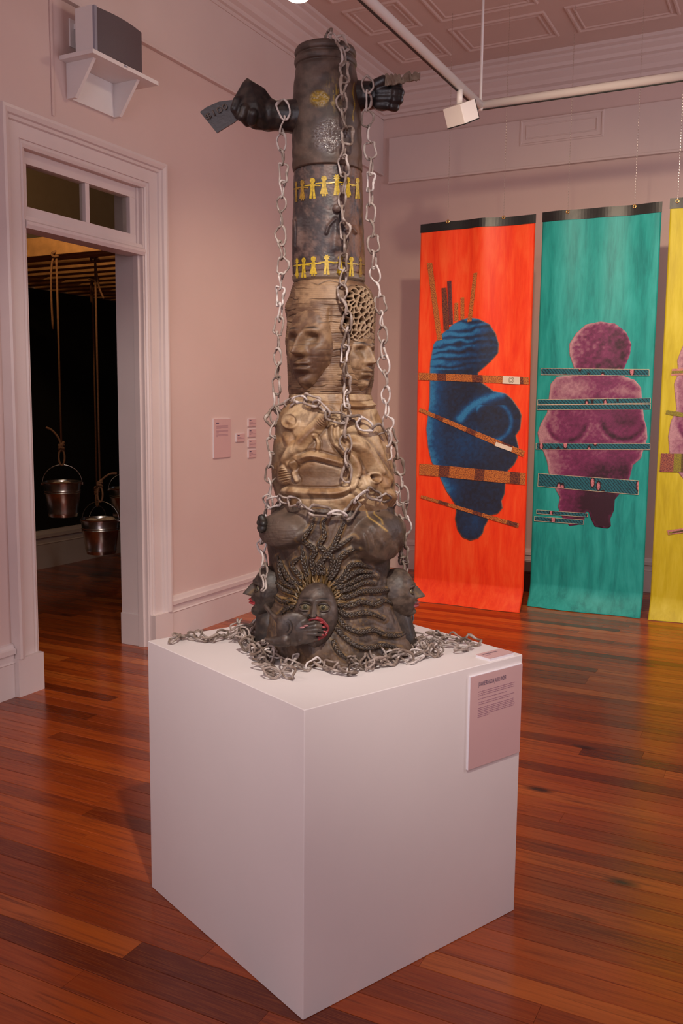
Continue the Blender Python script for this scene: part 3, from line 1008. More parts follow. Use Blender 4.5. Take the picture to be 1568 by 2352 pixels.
def text_mesh(body, size, shear=0.0, bold=0.0, spacing=1.0):
    cu = bpy.data.curves.new('text', 'FONT'); cu.body = body; cu.size = size; cu.shear = shear; cu.offset = bold; cu.resolution_u = 3
    cu.space_character = spacing
    cu.extrude = 0.0
    to = bpy.data.objects.new('text', cu); COL.objects.link(to)
    dg = bpy.context.evaluated_depsgraph_get()
    me = bpy.data.meshes.new_from_object(to.evaluated_get(dg))
    COL.objects.unlink(to); bpy.data.objects.remove(to); bpy.data.curves.remove(cu)
    return me


h0 = onface(1094, 1577); h1 = onface(1157.5, 1556.5)
me = text_mesh('JOANNE BEHAGG & JACKIE PINDER', 1.0, 0.1, 0.003)
xs_ = [v.co.x for v in me.vertices]; wtxt = max(xs_) - min(xs_)
sx_ = (h1[0] - h0[0]) / wtxt; sy_ = 0.0125 / 0.73
zt_ = (h0[1] + h1[1]) / 2
me.transform(MP @ Matrix(((1, 0, 0, h0[0]), (0, 0, -1, -lt_ - 0.0006), (0, 1, 0, zt_), (0, 0, 0, 1))) @ Matrix.Diagonal((sx_, sy_, 1, 1)))
obj('printed_heading', me, M_ink, tp_)
LINES = [((258, 900), (890, 730)), ((255, 935), (875, 765)), ((252, 968), (880, 795)), ((252, 1030), (745, 890)), ((252, 1090), (880, 910)), ((250, 1125), (805, 965)),
         ((248, 1190), (865, 1005)), ((248, 1220), (870, 1035)), ((246, 1250), (880, 1060)), ((246, 1280), (893, 1090)), ((244, 1310), (875, 1125)), ((244, 1340), (445, 1285))]
tx = MB(); rw = random.Random(11)
for (a, b2) in LINES:
    p0 = onface(1060 + a[0] / 7.588, 1470 + a[1] / 7.588); p1 = onface(1060 + b2[0] / 7.588, 1470 + b2[1] / 7.588)
    z = (p0[1] + p1[1]) / 2; x = p0[0]
    while x < p1[0] - 0.003:
        w = min(rw.uniform(0.005, 0.018), p1[0] - x)
        q_ = face_box(x, x + w, z, z + 0.0021, lt_, lt_ + 0.0005); tx.add(q_.v, q_.f)
        x += w + 0.0024
tx.build('printed_text', M_inksoft, tp_)

# small label lying on top of the plinth
cs = [onz(x, y, PH + 0.009) for x, y in ((1092, 1503), (1146, 1489.5), (1181, 1498), (1125, 1512))]
loc = [MP.inverted() @ Vector(tuple(c)) for c in cs]
sa0, sa1 = (loc[0].x + loc[3].x) / 2, (loc[1].x + loc[2].x) / 2
sb0, sb1 = (loc[3].y + loc[2].y) / 2, (loc[0].y + loc[1].y) / 2
sl = thing('name_label', 'small pink label lying on the plinth top near its right corner', 'label', tuple(MP @ Vector(((sa0 + sa1) / 2, (sb0 + sb1) / 2, PH))))
def top_box(x0, x1, y0, y1, z0, z1):
    mb = MB().box(x0, x1, y0, y1, z0, z1); mb.v = [tuple(MP @ Vector(v)) for v in mb.v]; return mb
top_box(sa0, sa1, sb0, sb1, PH, PH + 0.007).build('label_core', M_labeledge, sl)
top_box(sa0 + .0004, sa1 - .0004, sb0 + .0004, sb1 - .0004, PH + 0.007, PH + 0.009).build('label_face', M_label, sl)
me = text_mesh('JOANNE BEHAGG & JACKIE PINDER', 1.0, 0.1, 0.003)
wl_ = (sa1 - sa0)
me.transform(MP @ Matrix.Translation((sa0 + wl_ * .1, sb1 - (sb1 - sb0) * .36, PH + 0.0095)) @ Matrix.Diagonal((wl_ * .6 / wtxt, 0.008 / 0.73, 1, 1)))
obj('printed_heading', me, M_ink, sl)
top_box(sa0 + wl_ * .1, sa0 + wl_ * .32, sb0 + (sb1 - sb0) * .45, sb0 + (sb1 - sb0) * .49, PH + 0.009, PH + 0.0095).build('printed_line', M_inksoft, sl)

# ================================================================== banners
class Banner:
    def __init__(self, name, label, Y, x0, x1, ztop, mat, seed, curl=0.10):
        self.Y, self.x0, self.x1, self.zt, self.s, self.curl = Y, x0, x1, ztop, seed, curl
        self.root = thing(name, label, 'banner', ((x0 + x1) / 2, Y, 0), 'hanging painted banners')
        nx, nz = 70, 160
        xs = np.linspace(x0, x1, nx); zs = np.concatenate([np.linspace(0.004, 0.2, 36), np.linspace(0.2, ztop, nz - 35)[1:]])
        nz = len(zs)
        X, Z = np.meshgrid(xs, zs)
        F = self.pts(X.ravel(), Z.ravel(), 0.0); Bk = self.pts(X.ravel(), Z.ravel(), -0.0018)
        vs = np.concatenate([F, Bk]); fs = []; n = nx * nz
        for j in range(nz - 1):
            for i in range(nx - 1):
                a = j * nx + i
                fs.append((a, a + 1, a + nx + 1, a + nx)); fs.append((n + a, n + a + nx, n + a + nx + 1, n + a + 1))
        for j in range(nz - 1):
            for a in (j * nx, j * nx + nx - 1): fs.append((a, a + nx, n + a + nx, n + a))
        for i in range(nx - 1):
            for a in (i, (nz - 1) * nx + i): fs.append((a, a + 1, n + a + 1, n + a))
        self.sheet = obj('banner_sheet', mesh_from('banner_sheet', vs, fs, True), mat, self.root)

    def pts(self, x, z, off):
        x = np.asarray(x, float); z = np.asarray(z, float); s = self.s
        t = np.clip((z - 0.1) / 2.7, 0, 1)
        u = (x - self.x0) / (self.x1 - self.x0)
        rp = 0.011 * np.sin(7.5 * x + s + 0.8 * z) * (0.4 + 0.6 * t) + 0.006 * np.sin(19 * x + 2.1 * s) * t ** 2 + 0.012 * np.sin(1.9 * z + s) * (1 - 0.3 * t)
        rp = rp + 0.022 * np.exp(-((u - 0.55) / 0.08) ** 2) * t ** 3 * np.sin(s * 5 + 1)
        cz = np.clip((0.17 - z) / 0.17, 0, 1)
        y = self.Y + rp * (1 - cz) - self.curl * cz ** 1.5 - 0.012 * np.sin(9 * x + s) * cz
        zz = z + 0.0 * x
        return np.stack([x, y - off, zz], -1)

    def xz(self, px, py):
        p = ony(px, py, self.Y); return float(p[0]), float(p[2])

    def quad(self, name, mat, q, off, nu=30, nv=3, th=0.0012, parent=None):
        """patch from 4 pixel corners TL,TR,BR,BL laid on the sheet"""
        c = [np.array(self.xz(*p)) for p in q]
        return self.patch(name, mat, c, off, nu, nv, th, parent)

    def patch(self, name, mat, c, off, nu=30, nv=3, th=0.0012, parent=None):
        L = np.linalg.norm(c[1] - c[0]); Wd = np.linalg.norm(c[3] - c[0])
        u, v = np.meshgrid(np.linspace(0, 1, nu), np.linspace(0, 1, nv))
        u = u.ravel()[:, None]; v = v.ravel()[:, None]
        P = (1 - v) * ((1 - u) * c[0] + u * c[1]) + v * ((1 - u) * c[3] + u * c[2])
        F = self.pts(P[:, 0], P[:, 1], off + th); Bk = self.pts(P[:, 0], P[:, 1], off - 0.0005)
        n = nu * nv; fs = []
        for j in range(nv - 1):
            for i in range(nu - 1):
                a = j * nu + i
                fs.append((a, a + nu, a + nu + 1, a + 1))
        for i in range(nu - 1):
            fs.append((i, i + 1, n + i + 1, n + i)); a = (nv - 1) * nu + i; fs.append((a, n + a, n + a + 1, a + 1))
        for j in range(nv - 1):
            a = j * nu; fs.append((a, n + a, n + a + nu, a + nu)); a += nu - 1; fs.append((a, a + nu, n + a + nu, n + a))
        me = mesh_from(name, np.concatenate([F, Bk]), fs)
        uvl = me.uv_layers.new(name='UVMap')
        uvs = np.concatenate([np.stack([u[:, 0] * L + c[0][0], v[:, 0] * Wd + c[0][1]], -1)] * 2)
        li = np.empty(len(me.loops), np.int32); me.loops.foreach_get('vertex_index', li)
        uvl.data.foreach_set('uv', uvs[li].astype(np.float32).ravel())
        return obj(name, me, mat, parent or self.root)

    def strip(self, q, mat, border=None, off=0.004, name='fabric_strip'):
        o = self.quad(name, mat, q, off)
        if border:
            c = [np.array(self.xz(*p)) for p in q]
            w = 0.0032
            cen = sum(c) / 4
            ins = []
            for i in range(4):
                a = c[i - 1] - c[i]; b2 = c[(i + 1) % 4] - c[i]
                ins.append(c[i] + w * a / np.linalg.norm(a) + w * b2 / np.linalg.norm(b2))
            for i in range(4):
                j = (i + 1) % 4
                self.patch('stitched_edge', border, [c[i], c[j], ins[j], ins[i]], off + 0.0009, 20, 2, 0.0008, o)
        return o

    def figure(self, poly_px, cell, colfn, off=0.0022):
        poly = [self.xz(*p) for p in poly_px]
        P = np.array(poly)
        x0, z0 = P.min(0); x1, z1 = P.max(0)
        nx = int((x1 - x0) / cell) + 2; nz = int((z1 - z0) / cell) + 2
        xs = x0 + np.arange(nx + 1) * cell; zs = z0 + np.arange(nz + 1) * cell
        cxm, czm = np.meshgrid(xs[:-1] + cell / 2, zs[:-1] + cell / 2)
        ins = in_poly(cxm, czm, poly)
        J, I = np.nonzero(ins)
        vid = -np.ones((nz + 1, nx + 1), int)
        use = np.zeros((nz + 1, nx + 1), bool); cnt = np.zeros((nz + 1, nx + 1), int)
        for dj in (0, 1):
            for di in (0, 1):
                use[J + dj, I + di] = True; np.add.at(cnt, (J + dj, I + di), 1)
        vj, vi = np.nonzero(use)
        vid[vj, vi] = np.arange(len(vj))
        x = xs[vi].copy(); z = zs[vj].copy()
        edge = cnt[vj, vi] < 4
        # snap rim vertices to the outline
        bx_ = x[edge]; bz_ = z[edge]
        bd = np.full(bx_.shape, 1e9); nxp = bx_.copy(); nzp = bz_.copy()
        for k in range(len(poly)):
            a = P[k]; b2 = P[(k + 1) % len(poly)]; d = b2 - a
            t = np.clip(((bx_ - a[0]) * d[0] + (bz_ - a[1]) * d[1]) / (d @ d + 1e-12), 0, 1)
            qx = a[0] + t * d[0]; qz = a[1] + t * d[1]; dd = np.hypot(bx_ - qx, bz_ - qz)
            mm = dd < bd
            bd = np.where(mm, dd, bd); nxp = np.where(mm, qx, nxp); nzp = np.where(mm, qz, nzp)
        x[edge] = nxp; z[edge] = nzp
        F = self.pts(x, z, off)
        fs = [(vid[j, i], vid[j, i + 1], vid[j + 1, i + 1], vid[j + 1, i]) for j, i in zip(J, I)]
        me = mesh_from('printed_figure', F, fs, True)
        pp = proj(np.stack([x, np.full_like(x, self.Y), z], -1))
        col = colfn(pp[:, 0], pp[:, 1], poly_px)
        set_attrs(me, np.clip(col, 0, 1), 0.0)
        o = obj('printed_figure', me, M_print, self.root)
        so = o.modifiers.new('thickness', 'SOLIDIFY'); so.thickness = 0.0012; so.offset = -1
        return o

    def hem(self, h, pieces=40):
        c = [np.array(p) for p in ((self.x0 - .003, self.zt + .004), (self.x1 + .003, self.zt + .004), (self.x1 + .003, self.zt - h), (self.x0 - .003, self.zt - h))]
        self.patch('black_hem', M_hem, c, 0.0025, pieces, 4, 0.002)

    def hanger(self, px, py, top_px=None):
        x, z = self.xz(px, py)
        p = self.pts([x], [z], 0.006)[0]
        ring = [(p[0] + 0.010 * math.cos(a), p[1], p[2] + 0.010 * math.sin(a)) for a in np.linspace(0, 2 * math.pi, 17)[:-1]]
        MB().tube(ring, 0.0042, 8, closed=True).build('grommet', M_brass, self.root, smooth=True)
        n = 150; zz = np.linspace(p[2] + 0.004, ZC - 0.01, n)
        pts = [(p[0] + 0.0012 * (k % 2), p[1], q) for k, q in enumerate(zz)]
        MB().tube(pts, [0.0010 if k % 2 else 0.0026 for k in range(n)], 5).build('hanging_chain', M_silver, self.root)


def C5(pts): return [(920 + x * 0.41327, 460 + y * 0.41327) for x, y in pts]
def C6(pts): return [(920 + x * 0.41327, 820 + y * 0.41327) for x, y in pts]
def bar6(x0, y0, x1, y1, h, skew=0.0): return C6([(x0, y0), (x1, y1), (x1 - skew, y1 + h), (x0 - skew, y0 + h)])


OY, TY, YY = 6.47, 6.72, 6.72
def ext(Y, lefts, rights, tops):
    return (np.mean([ony(x, y, Y)[0] for x, y in lefts]), np.mean([ony(x, y, Y)[0] for x, y in rights]), np.mean([ony(x, y, Y)[2] for x, y in tops]))


# --- orange
x0, x1, zt = ext(OY, [(963, 520), (958, 1000)], [(1228, 500), (1216, 950)], [(963, 515), (1228, 495)])
OB = Banner('orange_banner', 'bright orange banner with a dark blue figure, left of the three', OY, x0, x1, zt, M_orange, 0.6, 0.085)
OB.hem(0.058)
blue_poly = C5([(160, 960), (163, 900), (182, 800), (232, 742), (290, 690), (340, 664), (385, 652), (440, 660), (500, 690), (532, 740), (549, 800), (545, 850), (510, 892), (470, 930), (436, 960)]) + \
    C6([(440, 130), (520, 188), (585, 202), (620, 232), (660, 290), (673, 325), (665, 400), (640, 437), (656, 500), (650, 560), (630, 600), (596, 632), (582, 700), (578, 760), (560, 800), (566, 840), (540, 872), (492, 884), (484, 912), (466, 942), (456, 980), (430, 1010), (385, 1023), (340, 1006), (310, 962), (297, 900), (304, 860), (298, 820), (246, 742), (214, 670), (165, 580), (148, 500), (139, 400), (158, 250), (160, 130)])


def blue_col(px, py, poly):
    left = C5([(300, 690), (235, 740), (185, 800), (163, 955)]) + C6([(160, 250), (140, 400), (150, 500), (165, 580), (240, 735)])
    d, _ = seg_dist(px, py, left)
    n = fbm(px / 5, py / 5, seed=3, oct=4); nb = fbm(px / 26, py / 26, seed=9)
    L = 0.85 * np.exp(-(d / 20) ** 1.3)
    head = sstep(-py, -862, -838)
    rows_ = 0.5 + 0.5 * np.sin(py / 2.6 + 0.03 * px + 4 * vnoise(px / 22, py / 14, seed=5))
    L = np.where(head > 0.5, L * 0.5 + 0.75 * rows_ * sstep(-(px + 0.75 * py), -1740, -1610) + 0.18 * rows_ * vnoise(px / 7, py / 5, seed=6), L)
    d2, _ = seg_dist(px, py, [(1056, 962), (1078, 938), (1105, 920), (1150, 905)])
    L += 0.85 * np.exp(-(d2 / 9) ** 2)
    rr = np.hypot((px - 1130) / 44, (py - 968) / 44)
    L += 0.5 * np.exp(-((rr - 1) / 0.10) ** 2) * (py > 930) * (px > 1095)
    L += 0.22 * np.exp(-((px - 1070) ** 2 + (py - 1020) ** 2) / 40 ** 2)
    L += 0.28 * np.exp(-((px - 1085) ** 2 + (py - 1205) ** 2) / 26 ** 2) * nb
    L = np.clip(1.25 * L * (0.6 + 0.8 * nb) + 0.06 + (n - 0.5) * 0.7 * (0.35 + L), 0, 1)
    dark = np.array([0.016, 0.020, 0.042]); mid = np.array([0.008, 0.085, 0.28]); lite = np.array([0.03, 0.26, 0.60])
    a = np.clip(L * 2, 0, 1)[:, None]; b2 = np.clip(L * 2 - 1, 0, 1)[:, None]
    c = dark * (1 - a) + mid * a
    c = c * (1 - b2) + lite * b2
    de, _ = seg_dist(px, py, list(poly) + [poly[0]])
    e = (np.clip(1 - de / 2.2, 0, 1))[:, None]
    return c * (1 - e * .8) + np.array([0.55, 0.22, 0.10]) * e * .8


OB.figure(blue_poly, 0.0065, blue_col)
for q in ([(145, 348), (175, 347), (235, 775), (206, 782)], [(230, 490), (258, 487), (273, 718), (242, 726)], [(303, 572), (323, 570), (325, 669), (301, 674)], [(337, 542), (357, 540), (358, 659), (336, 662)], [(412, 408), (434, 405), (400, 676), (375, 679)]):
    OB.strip(C5(q), M_wax_orange)
OB.strip(C5([(262, 450), (285, 448), (295, 690), (272, 692)]), M_wax_purple)
OB.strip(bar6(100, 87, 712, 112, 40), M_wax_orange, off=0.0052)
OB.strip(C6([(106, 282), (690, 522), (680, 556), (100, 302)]), M_wax_orange, off=0.0052)
OB.strip(C6([(103, 592), (693, 645), (690, 711), (101, 655)]), M_wax_orange, off=0.0052)
OB.strip(C6([(112, 768), (657, 926), (652, 950), (108, 784)]), M_wax_orange, off=0.0052)
OB.strip(C6([(570, 106), (664, 110), (664, 152), (568, 148)]), M_patch, off=0.0066, name='fabric_label')
OB.strip(C6([(532, 471), (621, 504), (614, 526), (524, 493)]), M_patch, off=0.0066, name='fabric_label')
cx_, cz_ = OB.xz(*C6([(617, 128)])[0])
for rr_ in (0.020, 0.012):
    ring = [tuple(OB.pts([cx_ + rr_ * math.cos(a)], [cz_ + rr_ * math.sin(a)], 0.0085)[0]) for a in np.linspace(0, 2 * math.pi, 20)[:-1]]
    MB().tube(ring, 0.0016, 5, closed=True).build('printed_ring', M_patchink, OB.root)
OB.hanger(1030, 510); OB.hanger(1156, 499)

# --- teal
x0, x1, zt = ext(TY, [(1242, 495), (1232, 1000)], [(1518, 470), (1498, 950)], [(1242, 489), (1518, 465)])
TB = Banner('teal_banner', 'teal green banner with a magenta figure, middle of the three', TY, x0, x1, zt, M_teal, 2.3, 0.085)
TB.hem(0.066)
mag_poly = C5([(965, 935), (940, 860), (938, 800), (975, 740), (1030, 690), (1110, 674), (1190, 685), (1250, 730), (1281, 800), (1272, 862), (1240, 935)]) + \
    C6([(1238, 106), (1300, 128), (1336, 170), (1340, 230), (1352, 340), (1367, 390), (1371, 450), (1351, 510), (1336, 562), (1290, 602), (1270, 682), (1216, 760), (1190, 792), (1186, 850), (1165, 900), (1169, 940), (1150, 953), (1080, 942), (1060, 902), (1046, 860), (1030, 858), (1022, 905), (985, 932), (940, 938), (905, 902), (885, 862), (875, 830), (886, 780), (860, 732), (825, 645), (815, 582), (800, 540), (770, 472), (761, 420), (780, 370), (815, 310), (825, 230), (835, 150), (870, 110), (950, 104)])


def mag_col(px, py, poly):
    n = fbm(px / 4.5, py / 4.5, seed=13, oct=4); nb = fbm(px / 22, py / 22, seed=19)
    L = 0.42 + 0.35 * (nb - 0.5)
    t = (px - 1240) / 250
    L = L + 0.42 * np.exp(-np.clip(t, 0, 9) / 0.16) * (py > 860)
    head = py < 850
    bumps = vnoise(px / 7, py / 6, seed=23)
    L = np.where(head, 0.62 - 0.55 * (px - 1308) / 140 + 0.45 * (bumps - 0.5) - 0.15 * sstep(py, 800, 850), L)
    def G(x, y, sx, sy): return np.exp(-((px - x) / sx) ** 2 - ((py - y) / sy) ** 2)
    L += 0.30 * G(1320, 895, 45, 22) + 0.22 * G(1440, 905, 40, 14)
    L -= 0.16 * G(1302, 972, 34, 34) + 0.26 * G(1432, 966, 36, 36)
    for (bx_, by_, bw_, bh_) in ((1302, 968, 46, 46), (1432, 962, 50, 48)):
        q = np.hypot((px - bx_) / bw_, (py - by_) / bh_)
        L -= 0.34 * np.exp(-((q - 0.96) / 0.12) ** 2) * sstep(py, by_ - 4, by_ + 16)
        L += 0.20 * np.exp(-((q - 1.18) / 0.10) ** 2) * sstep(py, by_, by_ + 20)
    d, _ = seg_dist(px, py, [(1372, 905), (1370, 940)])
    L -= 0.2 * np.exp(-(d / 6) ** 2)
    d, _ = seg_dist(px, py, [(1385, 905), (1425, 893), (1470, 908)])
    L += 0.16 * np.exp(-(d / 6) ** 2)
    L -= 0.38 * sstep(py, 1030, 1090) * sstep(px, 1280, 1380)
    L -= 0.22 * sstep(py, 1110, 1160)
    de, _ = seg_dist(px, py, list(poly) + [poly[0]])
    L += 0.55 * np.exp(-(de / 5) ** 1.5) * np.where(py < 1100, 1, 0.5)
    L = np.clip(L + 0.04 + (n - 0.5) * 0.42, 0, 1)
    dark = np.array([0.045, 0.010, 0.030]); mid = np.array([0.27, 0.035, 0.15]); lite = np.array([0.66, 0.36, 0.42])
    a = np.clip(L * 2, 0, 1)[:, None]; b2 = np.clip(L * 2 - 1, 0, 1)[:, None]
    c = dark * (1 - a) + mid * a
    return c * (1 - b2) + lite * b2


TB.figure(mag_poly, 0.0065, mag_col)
for q in (bar6(780, 62, 1382, 68, 38), bar6(762, 236, 1390, 227, 30), bar6(758, 265, 1390, 261, 30), bar6(753, 477, 1388, 480, 36), C6([(766, 645), (1325, 686), (1321, 766), (762, 718)]), bar6(755, 848, 1042, 866, 23), bar6(742, 884, 1020, 903, 27)):
    TB.strip(q, M_wax_teal, M_stitch, off=0.0050)
TB.hanger(1304, 487); TB.hanger(1456, 473)

# --- yellow (cut by the right edge of the picture)
x0, _, zt = ext(YY, [(1531, 463), (1523, 800)], [(1568, 455)], [(1531, 459), (1568, 455)])
YB = Banner('yellow_banner', 'yellow banner with a magenta figure cut off by the right edge', YY, x0 + 0.012, x0 + 0.86, zt, M_yellow, 4.1, 0.085)
YB.hem(0.066)
yel_poly = C6([(1740, -120), (1640, -130), (1565, -60), (1535, 20), (1541, 90), (1518, 150), (1524, 220), (1532, 290), (1500, 360), (1486, 440), (1492, 530), (1520, 600), (1545, 645), (1580, 690), (1640, 820), (1660, 1000), (1760, 1000), (1800, 820), (1880, 690), (1930, 520), (1920, 380), (1880, 280), (1890, 150), (1860, 0), (1810, -90)])


def mag2(px, py, poly): return mag_col(px - 300, py, [(x - 300, y) for x, y in poly])


YB.figure(yel_poly, 0.008, mag2)
YB.strip(C6([(1508, 66), (1900, 50), (1900, 88), (1503, 104)]), M_wax_pink, off=0.005)
YB.strip(C6([(1508, 78), (1900, 62), (1900, 74), (1506, 92)]), M_wax_olive, off=0.0066)
YB.strip(C6([(1478, 295), (1900, 360), (1900, 390), (1472, 318)]), M_wax_olive, off=0.005)
YB.strip(C6([(1447, 535), (1930, 545), (1925, 650), (1440, 636)]), M_wax_olive, off=0.005)
YB.strip(C6([(1447, 535), (1520, 537), (1515, 638), (1440, 636)]), M_wax_purple, off=0.0066)
YB.strip(C6([(1483, 962), (1900, 905), (1900, 930), (1488, 986)]), M_wax_pink, off=0.005)
YB.strip(C6([(1492, 971), (1900, 914), (1900, 921), (1492, 980)]), M_wax_olive, off=0.0066)
YB.hanger(1556, 463)
# ================================================================== the totem sculpture
AXP = np.array([-1.225, 2.335, 0.0])
NV = -AXP / np.linalg.norm(AXP)                       # horizontal, towards the viewer
RV = np.cross(np.array([0, 0, 1.0]), NV)              # horizontal, to the right
UPV = np.array([0, 0, 1.0])
KPX = 0.00129                                         # metres per photo pixel at the axis


def S(x, y, d=0.0):
    q = ray(x, y); p0 = AXP + NV * d
    t = ((p0 - EYE) @ NV) / (q @ NV)
    return EYE + t * q


totem = thing('totem_sculpture', 'tall dark ceramic totem of stacked faces, bodies and braids on the plinth', 'sculpture', (AXP[0], AXP[1], PH))
PROFILE = []          # (y, cx, r) in pixels, collected for the hanging chains


class Tier:
    def __init__(self, name, rows, nz, nf, nb, relief, color, z0=None, z1=None):
        rows = np.array(rows, float)
        ys = np.linspace(rows[0, 0], rows[-1, 0], nz)
        xl = np.interp(ys, rows[:, 0], rows[:, 1]); xr = np.interp(ys, rows[:, 0], rows[:, 2])
        PROFILE.extend([(a, (b2 + c) / 2, (c - b2) / 2) for a, b2, c in zip(ys, xl, xr)])
        th = np.concatenate([np.radians(np.linspace(-105, 105, nf)), np.radians(np.linspace(105, 255, nb + 2)[1:-1])])
        nt = len(th)
        Cn = np.array([S((a + b2) / 2, y) for a, b2, y in zip(xl, xr, ys)])
        Rr = np.array([np.linalg.norm(S(b2, y) - c) for b2, y, c in zip(xr, ys, Cn)])
        if z1 is not None:
            zz = Cn[:, 2]; Cn[:, 2] = z1 + (zz - zz[-1]) * (zz[0] - z1) / (zz[0] - zz[-1])
        dirs = np.sin(th)[:, None] * RV + np.cos(th)[:, None] * NV
        P = Cn[:, None, :] + Rr[:, None, None] * dirs[None]
        pp = proj(P.reshape(-1, 3)).reshape(nz, nt, 2)
        px, py = pp[..., 0], pp[..., 1]
        TH = np.broadcast_to(th, (nz, nt)); YS = np.broadcast_to(ys[:, None], (nz, nt))
        rpx = ((xr - xl) / 2)[:, None]
        s = rpx * TH
        front = sstep(np.cos(TH), 0.0, 0.25)
        env = dict(px=px, py=py, th=TH, s=s, y=YS, front=front, rpx=rpx, z=P[..., 2])
        h = relief(env)
        P = P + (h * (Rr[:, None] / rpx))[..., None] * dirs[None]
        col, gl = color(env, h)
        vs = P.reshape(-1, 3)
        idx = np.arange(nz * nt).reshape(nz, nt)
        a = idx[:-1, :]; b2 = idx[1:, :]
        f = np.stack([a, b2, np.roll(b2, -1, 1), np.roll(a, -1, 1)], -1).reshape(-1, 4)
        nv = len(vs)
        # lips and caps
        top_in = Cn[0] + 0.80 * Rr[0] * dirs; bot_in = Cn[-1] + 0.6 * Rr[-1] * dirs
        vs = np.concatenate([vs, top_in, bot_in])
        ti = nv + np.arange(nt); bi = nv + nt + np.arange(nt)
        fl_ = [tuple(q) for q in f.tolist()]
        for i in range(nt):
            j = (i + 1) % nt
            fl_.append((int(idx[0, i]), int(idx[0, j]), int(ti[j]), int(ti[i])))
            fl_.append((int(idx[-1, j]), int(idx[-1, i]), int(bi[i]), int(bi[j])))
        fl_.append(tuple(int(q) for q in ti)); fl_.append(tuple(int(q) for q in bi[::-1]))
        me = mesh_from(name, vs, fl_, True)
        cc = np.concatenate([col.reshape(-1, 3), np.tile(col[0].mean(0) * 0.7, (nt, 1)), np.tile(col[-1].mean(0) * 0.7, (nt, 1))])
        gg = np.concatenate([gl.reshape(-1), np.zeros(2 * nt)])
        set_attrs(me, np.clip(cc, 0, 1), gg)
        self.ob = obj(name, me, M_clay, totem)
        self.bvh = BVHTree.FromPolygons([tuple(v) for v in vs], fl_)

    def hit(self, x, y, off=0.0):
        d = Vector(tuple(ray(x, y))).normalized()
        loc, nrm, _, _ = self.bvh.ray_cast(Vector(tuple(EYE)), d)
        if loc is None: return None, None
        if nrm.dot(d) > 0: nrm = -nrm
        return loc + nrm * off, nrm


def cmix(a, b2, t): return a * (1 - t[..., None]) + np.array(b2) * t[..., None]
def base_col(c, shape): return np.broadcast_to(np.array(c, float), shape + (3,)).copy()
def gauss(x, s): return np.exp(-(x / s) ** 2)


def face_relief(u, v):
    """height of a face in half-widths; u across, v up (chin -1, hairline about +0.9)"""
    h = 0.10 * gauss(v - 0.36, 0.10) * gauss(np.abs(u) - 0.38, 0.34)                     # brows
    h = h - 0.20 * gauss(np.abs(u) - 0.42, 0.21) * gauss(v - 0.15, 0.12)                  # sockets
    h = h + 0.10 * gauss(np.abs(u) - 0.41, 0.15) * gauss(v - 0.12, 0.065)                 # lids
    h = h - 0.05 * gauss(np.abs(u) - 0.41, 0.17) * gauss(v - 0.115, 0.016)                # lid slit
    t = np.clip((0.32 - v) / 0.50, 0, 1)
    nose = (0.10 + 0.34 * t) * gauss(u, 0.10 + 0.11 * t) * sstep(v, -0.27, -0.17) * sstep(-v, -0.42, -0.25)
    wing = 0.21 * gauss(np.abs(u) - 0.19, 0.10) * gauss(v + 0.16, 0.085)
    h = h + np.maximum(nose, wing)
    h = h + 0.05 * gauss(u, 0.32) * gauss(v + 0.46, 0.22)                                 # muzzle
    lipw = np.sqrt(np.clip(1 - (u / 0.40) ** 2, 0, 1))
    h = h + lipw * (0.12 * gauss(v + 0.41, 0.055) + 0.13 * gauss(v + 0.55, 0.06) - 0.08 * gauss(v + 0.478, 0.018))
    h = h - 0.06 * gauss(u, 0.30) * gauss(v + 0.68, 0.06)
    h = h + 0.12 * gauss(u, 0.28) * gauss(v + 0.86, 0.13)                                 # chin
    h = h + 0.07 * gauss(np.abs(u) - 0.58, 0.22) * gauss(v + 0.12, 0.22)                  # cheeks
    return h


# ---- top tier
def r1(e):
    h = 0.8 * (fbm(e['s'] / 30, e['py'] / 14, seed=1) - 0.5) + 0.35 * np.sin(e['y'] / 5.0)
    g = gauss(np.hypot((e['px'] - 733) / 22, (e['py'] - 227) / 20) ** 3, 1.0) * e['front']
    h = h + g * (2.0 + 4 * (fbm(e['px'] / 6, e['py'] / 6, seed=4) - 0.5))
    w = gauss(np.hypot((e['px'] - 757) / 40, (e['py'] - 312) / 40) ** 4, 1.0) * e['front']
    h = h + w * 7 * np.abs(fbm(e['px'] / 7, e['py'] / 6, seed=8) - 0.5)
    h = h + 2.2 * (fbm(e['s'] / 26, e['z'] * 0 + 2.2, seed=31) - 0.5) * sstep(-e['y'], -128, -112)
    return h


